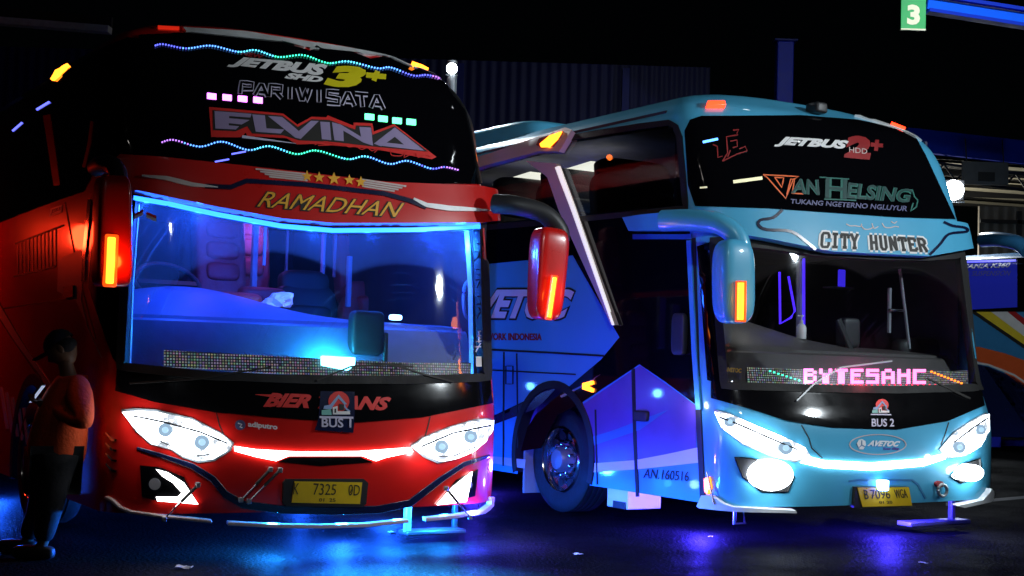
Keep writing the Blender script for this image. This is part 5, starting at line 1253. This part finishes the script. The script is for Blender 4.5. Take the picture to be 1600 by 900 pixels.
# ---- pump bottle on the light blue bus dashboard
dg = bpy.context.evaluated_depsgraph_get(); dg.update()
def on_dash(h, px, py, yl):
    ds = [c for c in h.root.children if c.name.startswith('dashboard')][0]
    P = h.loc(px, py, yl); b = BVHTree.FromObject(ds, dg); r = b.ray_cast(Vector((P.x, yl, 3)), Vector((0, 0, -1)))
    return r[0] if r[0] else P
P = on_dash(BLU, 1252, 520, .80); bt = empty('pump_bottle', BLU.mw @ P, RZ, 'clear hand pump bottle standing on the dashboard of the light blue bus', 'bottle')
lathe('bottle_body', [(.001, 0), (.04, 0), (.043, .02), (.043, .10), (.03, .125), (.014, .135), (.001, .135)], (0, 0, 0), (0, 0, 1), M['white'], bt, 20)
lathe('pump_head', [(.001, .135), (.016, .135), (.016, .16), (.005, .163), (.005, .19), (.018, .192), (.018, .205), (.001, .206)], (0, 0, 0), (0, 0, 1), M['flap'], bt, 16); tube('nozzle', [(0, 0, .2), (-.045, 0, .197)], .006, M['flap'], bt)
P = on_dash(RED, 432, 475, 1.0); rr = random.Random(3)
bm = bmesh.new(); bmesh.ops.create_icosphere(bm, subdivisions=3, radius=1)
for v in bm.verts:
    k_ = 1+rr.uniform(-.16, .16); v.co = Vector((v.co.x*.13*k_, v.co.y*.10*k_, max(-.02, v.co.z*.09*k_+.05*v.co.x)))
ct = finish('cloth', bm, M['flap'], None, 0); ct.matrix_world = RED.mw @ Matrix.Translation(P+Vector((0, 0, .02))); tag(ct, 'crumpled pale cloth lying on the blue lit dashboard of the red bus', 'cloth')
# ---- underglow
def glow(h, pts, mat, lights, col, e):
    for a, b in pts: tube('glow_tube', [a, b], .014, M[mat], h.root, 8)
    for p in lights: lamp('underglow_light', p, col, e, h.root, .06)
glow(RED, [((-1.1, .75, .27), (1.2, .75, .27)), ((1.32, 1.0, .27), (1.32, 4.0, .27)), ((-1.32, 1.0, .27), (-1.32, 4.0, .27))], 'under', [(.35, .55, .2), (1.25, 1.6, .24), (1.25, 3.4, .24), (-1.35, 2.0, .24), (-1.35, 4.2, .24)], (.01, .10, 1), E_UNDER)
for x_ in (-.35, .15, .6, 1.0): lamp('underglow_light', (x_, .14+.1*abs(x_-.2), .25), (.01, .24, 1), E_UNDER*.45, R, .04)
glow(BLU, [((-1.2, 1.35, .38), (1.2, 1.35, .38)), ((-1.30, 1.3, .40), (-1.30, .7, .40))], 'underviolet', [(-1.25, .9, .20), (.3, .30, .25), (-1.3, 4.5, .25)], (.05, .03, 1), E_UNDER)
a = BLU.side(1010, 780, -1.6); lamp('flap_light', (-1.66, a.y-.1, .40), (.03, .30, 1), .6, B, .03)
lamp('strobe_beam', RED.pt(*RED.hit(545, 578), .50), (.02, .42, 1), E_STROBE, R, .03, 'SPOT', (radians(-31), radians(3), 0), spot_size=radians(66), spot_blend=1.0)

# ================================================================== PERSON leaning on the red bus
def skin_mesh(verts, edges, radii, sub=2, root=0):
    me = bpy.data.meshes.new('figure'); me.from_pydata([tuple(v) for v in verts], edges, [])
    ob = bpy.data.objects.new('figure', me); COL.objects.link(ob)
    ob.modifiers.new('skin', 'SKIN'); sv = me.skin_vertices[0].data
    for i, r in enumerate(radii):
        sv[i].radius = (r, r) if not isinstance(r, tuple) else r; sv[i].use_root = (i == root)
    sm = ob.modifiers.new('sub', 'SUBSURF'); sm.levels = sub; sm.render_levels = sub
    dg = bpy.context.evaluated_depsgraph_get(); dg.update()
    out = bpy.data.meshes.new_from_object(ob.evaluated_get(dg)); bpy.data.objects.remove(ob); return out
def chain_mesh(chains, sub=2):
    V = []; Ed = []; Rr = []
    def idx(p, r):
        for i, v in enumerate(V):
            if (v-Vector(p)).length < 1e-5: return i
        V.append(Vector(p)); Rr.append(r); return len(V)-1
    for ch in chains:
        prev = None
        for p, r in ch:
            i = idx(p, r)
            if prev is not None and prev != i: Ed.append((prev, i))
            prev = i
    return skin_mesh(V, Ed, Rr, sub)
PY = 9.15
J = lambda x, y, dy=0: at_y(x, y, PY+dy)
pr_ = J(60, 868); pe = empty('person', (pr_.x, PY, 0), 0, 'person in dark orange jacket and black cap beside the red bus looking at a phone', 'person')
off = Vector((pr_.x, PY, 0)); K = lambda x, y, dy=0: J(x, y, dy)-off
pel = K(84, 722); wai = K(92, 690); che = K(108, 636); nk0 = K(110, 596); nk1 = K(105, 578); hd0 = K(99, 556)
shn, shf = K(120, 606, -.19), K(112, 604, .17)
eln, elf = K(134, 664, -.30), K(112, 658, .20)
wrn, wrf = K(78, 634, -.16), K(76, 632, .08)
hpn, hpf = K(86, 730, -.09), K(80, 730, .09)
knn, knf = K(76, 796, -.12), K(64, 798, .10)
ann, anf = K(66, 856, -.13), K(40, 850, .12)
def toes(a): return a + Vector((-.16, -.02, -.045))
def add(pieces, name, mat, smooth=60):
    bm = bmesh.new()
    for me in pieces: bm.from_mesh(me)
    return bm
body = chain_mesh([[(pel, .11), (wai, .10), (che, .125), (nk0, .06), (nk1, .05), (hd0, .055)], [(che, .125), (shn, .065), (eln, .042), (wrn, .030)], [(che, .125), (shf, .065), (elf, .042), (wrf, .030)],
                   [(pel, .11), (hpn, .085), (knn, .055), (ann, .038), (toes(ann), .032)], [(pel, .11), (hpf, .085), (knf, .055), (anf, .038), (toes(anf), .032)]])
def hand(wr, sgn):
    h = []
    pal = wr + Vector((-.055, 0, .012)); kn = wr + Vector((-.085, 0, .02))
    h.append([(wr, .028), (pal, .030), (kn, .026)])
    m_ = [chain_mesh(h, 1)]
    for k in range(4):
        o = Vector((0, (k-1.5)*.018, 0)); ln = (.042, .05, .046, .036)[k]
        m_.append(chain_mesh([[(kn+o*.8+Vector((.01, 0, 0)), .009), (kn+o+Vector((-ln*.6, 0, .008)), .0085), (kn+o+Vector((-ln*.95, 0, .030)), .008), (kn+o+Vector((-ln*.75, 0, .048)), .007)]], 1))
    m_.append(chain_mesh([[(wr+Vector((-.03, sgn*.012, .01)), .011), (wr+Vector((-.055, sgn*.034, .03)), .010), (wr+Vector((-.085, sgn*.030, .045)), .008)]], 1))
    return m_
bm = bmesh.new()
for me in [body]+hand(wrn, 1)+hand(wrf, -1): bm.from_mesh(me)
# head: shaped sphere facing -x, bowed forward
hb = bmesh.new(); bmesh.ops.create_uvsphere(hb, u_segments=28, v_segments=20, radius=1)
for v in hb.verts:
    x, y, z = v.co; f = max(0, -x)
    s_ = 1-.22*max(0, -z)**1.5
    nx = x*.098*s_; ny = y*.074*(1-.15*max(0, -z)); nz = z*.122
    nx -= .026*math.exp(-((z+.12)/.16)**2-(y/.16)**2)*(f > 0) ; nx -= .008*math.exp(-((z+.52)/.10)**2-(y/.3)**2)*(f > 0); nx -= .012*math.exp(-((z+.85)/.15)**2-(y/.35)**2)*(f > 0)
    nx += .010*math.exp(-((z-.10)/.10)**2-((abs(y)-.32)/.16)**2)*(f > 0)
    v.co = (nx, ny, nz)
for sy in (-1, 1):
    e = bmesh.ops.create_uvsphere(hb, u_segments=10, v_segments=8, radius=1); bmesh.ops.transform(hb, matrix=Matrix.Translation((.012, sy*.076, -.01)) @ Matrix.Diagonal((.02, .010, .032, 1)), verts=e['verts'])
Hm = Matrix.Translation(hd0+Vector((-.012, 0, .045))) @ Matrix.Rotation(radians(-38), 4, 'Y')
bmesh.ops.transform(hb, matrix=Hm, verts=hb.verts); tm = bpy.data.meshes.new('h'); hb.to_mesh(tm); hb.free(); bm.from_mesh(tm)
pb = finish('body', bm, M['skin'], pe, 80)
jk = chain_mesh([[(K(82, 738), .215), (wai, .205), (che, .185), (nk0, .095)], [(che, .17), (shn, .105), (eln, .078), (wrn+(eln-wrn)*.12, .045)], [(che, .17), (shf, .10), (elf, .075), (wrf+(elf-wrf)*.12, .045)]])
bm = bmesh.new(); bm.from_mesh(jk); j_ = finish('jacket', bm, M['jacket'], pe, 80)
tr_ = chain_mesh([[(pel, .165), (hpn, .135), (knn, .095), (ann+Vector((0, 0, .03)), .062)], [(pel, .165), (hpf, .135), (knf, .095), (anf+Vector((0, 0, .03)), .062)]])
bm = bmesh.new(); bm.from_mesh(tr_); finish('trousers', bm, M['trousers'], pe, 80)
for a in (ann, anf): lozenge('shoe', (a.x-.055, a.y, .045), (.135, .048, .045), M['dark'], pe, .55)
bm = bmesh.new(); bmesh.ops.create_uvsphere(bm, u_segments=24, v_segments=14, radius=1)
bmesh.ops.bisect_plane(bm, geom=bm.verts[:]+bm.edges[:]+bm.faces[:], plane_co=(0, 0, .05), plane_no=(0, 0, 1), clear_inner=True)
bmesh.ops.transform(bm, matrix=Hm @ Matrix.Translation((.004, 0, .030)) @ Matrix.Diagonal((.108, .086, .105, 1)), verts=bm.verts); cp_ = finish('cap', bm, M['trousers'], pe, 60)
lozenge('cap_peak', Hm @ Vector((-.125, 0, .038)), (.07, .062, .008), M['trousers'], cp_, .6, Matrix.Rotation(radians(-30), 4, 'Y'))
lozenge('hair', Hm @ Vector((.035, 0, .0)), (.066, .077, .06), M['trousers'], pe, .8)
boxes('chest_mark', [((che.x-.09, che.y-.155, che.z+.06), (.05, .012, .012)), ((che.x-.085, che.y-.158, che.z+.045), (.035, .012, .008))], M['pink'], j_, .002)
ph = empty('mobile_phone', off+wrn+Vector((-.115, .07, .075)), 0, 'dark mobile phone held in the hands of the person in orange', 'phone')
rt_ = Matrix.Rotation(radians(35), 4, 'Y')
box('phone_case', (0, 0, 0), (.012, .075, .15), M['dark'], ph, .004, rt_); box('screen', rt_ @ Vector((.0075, 0, 0)), (.002, .066, .135), M['phonescreen'], ph, 0, rt_)

#@@END
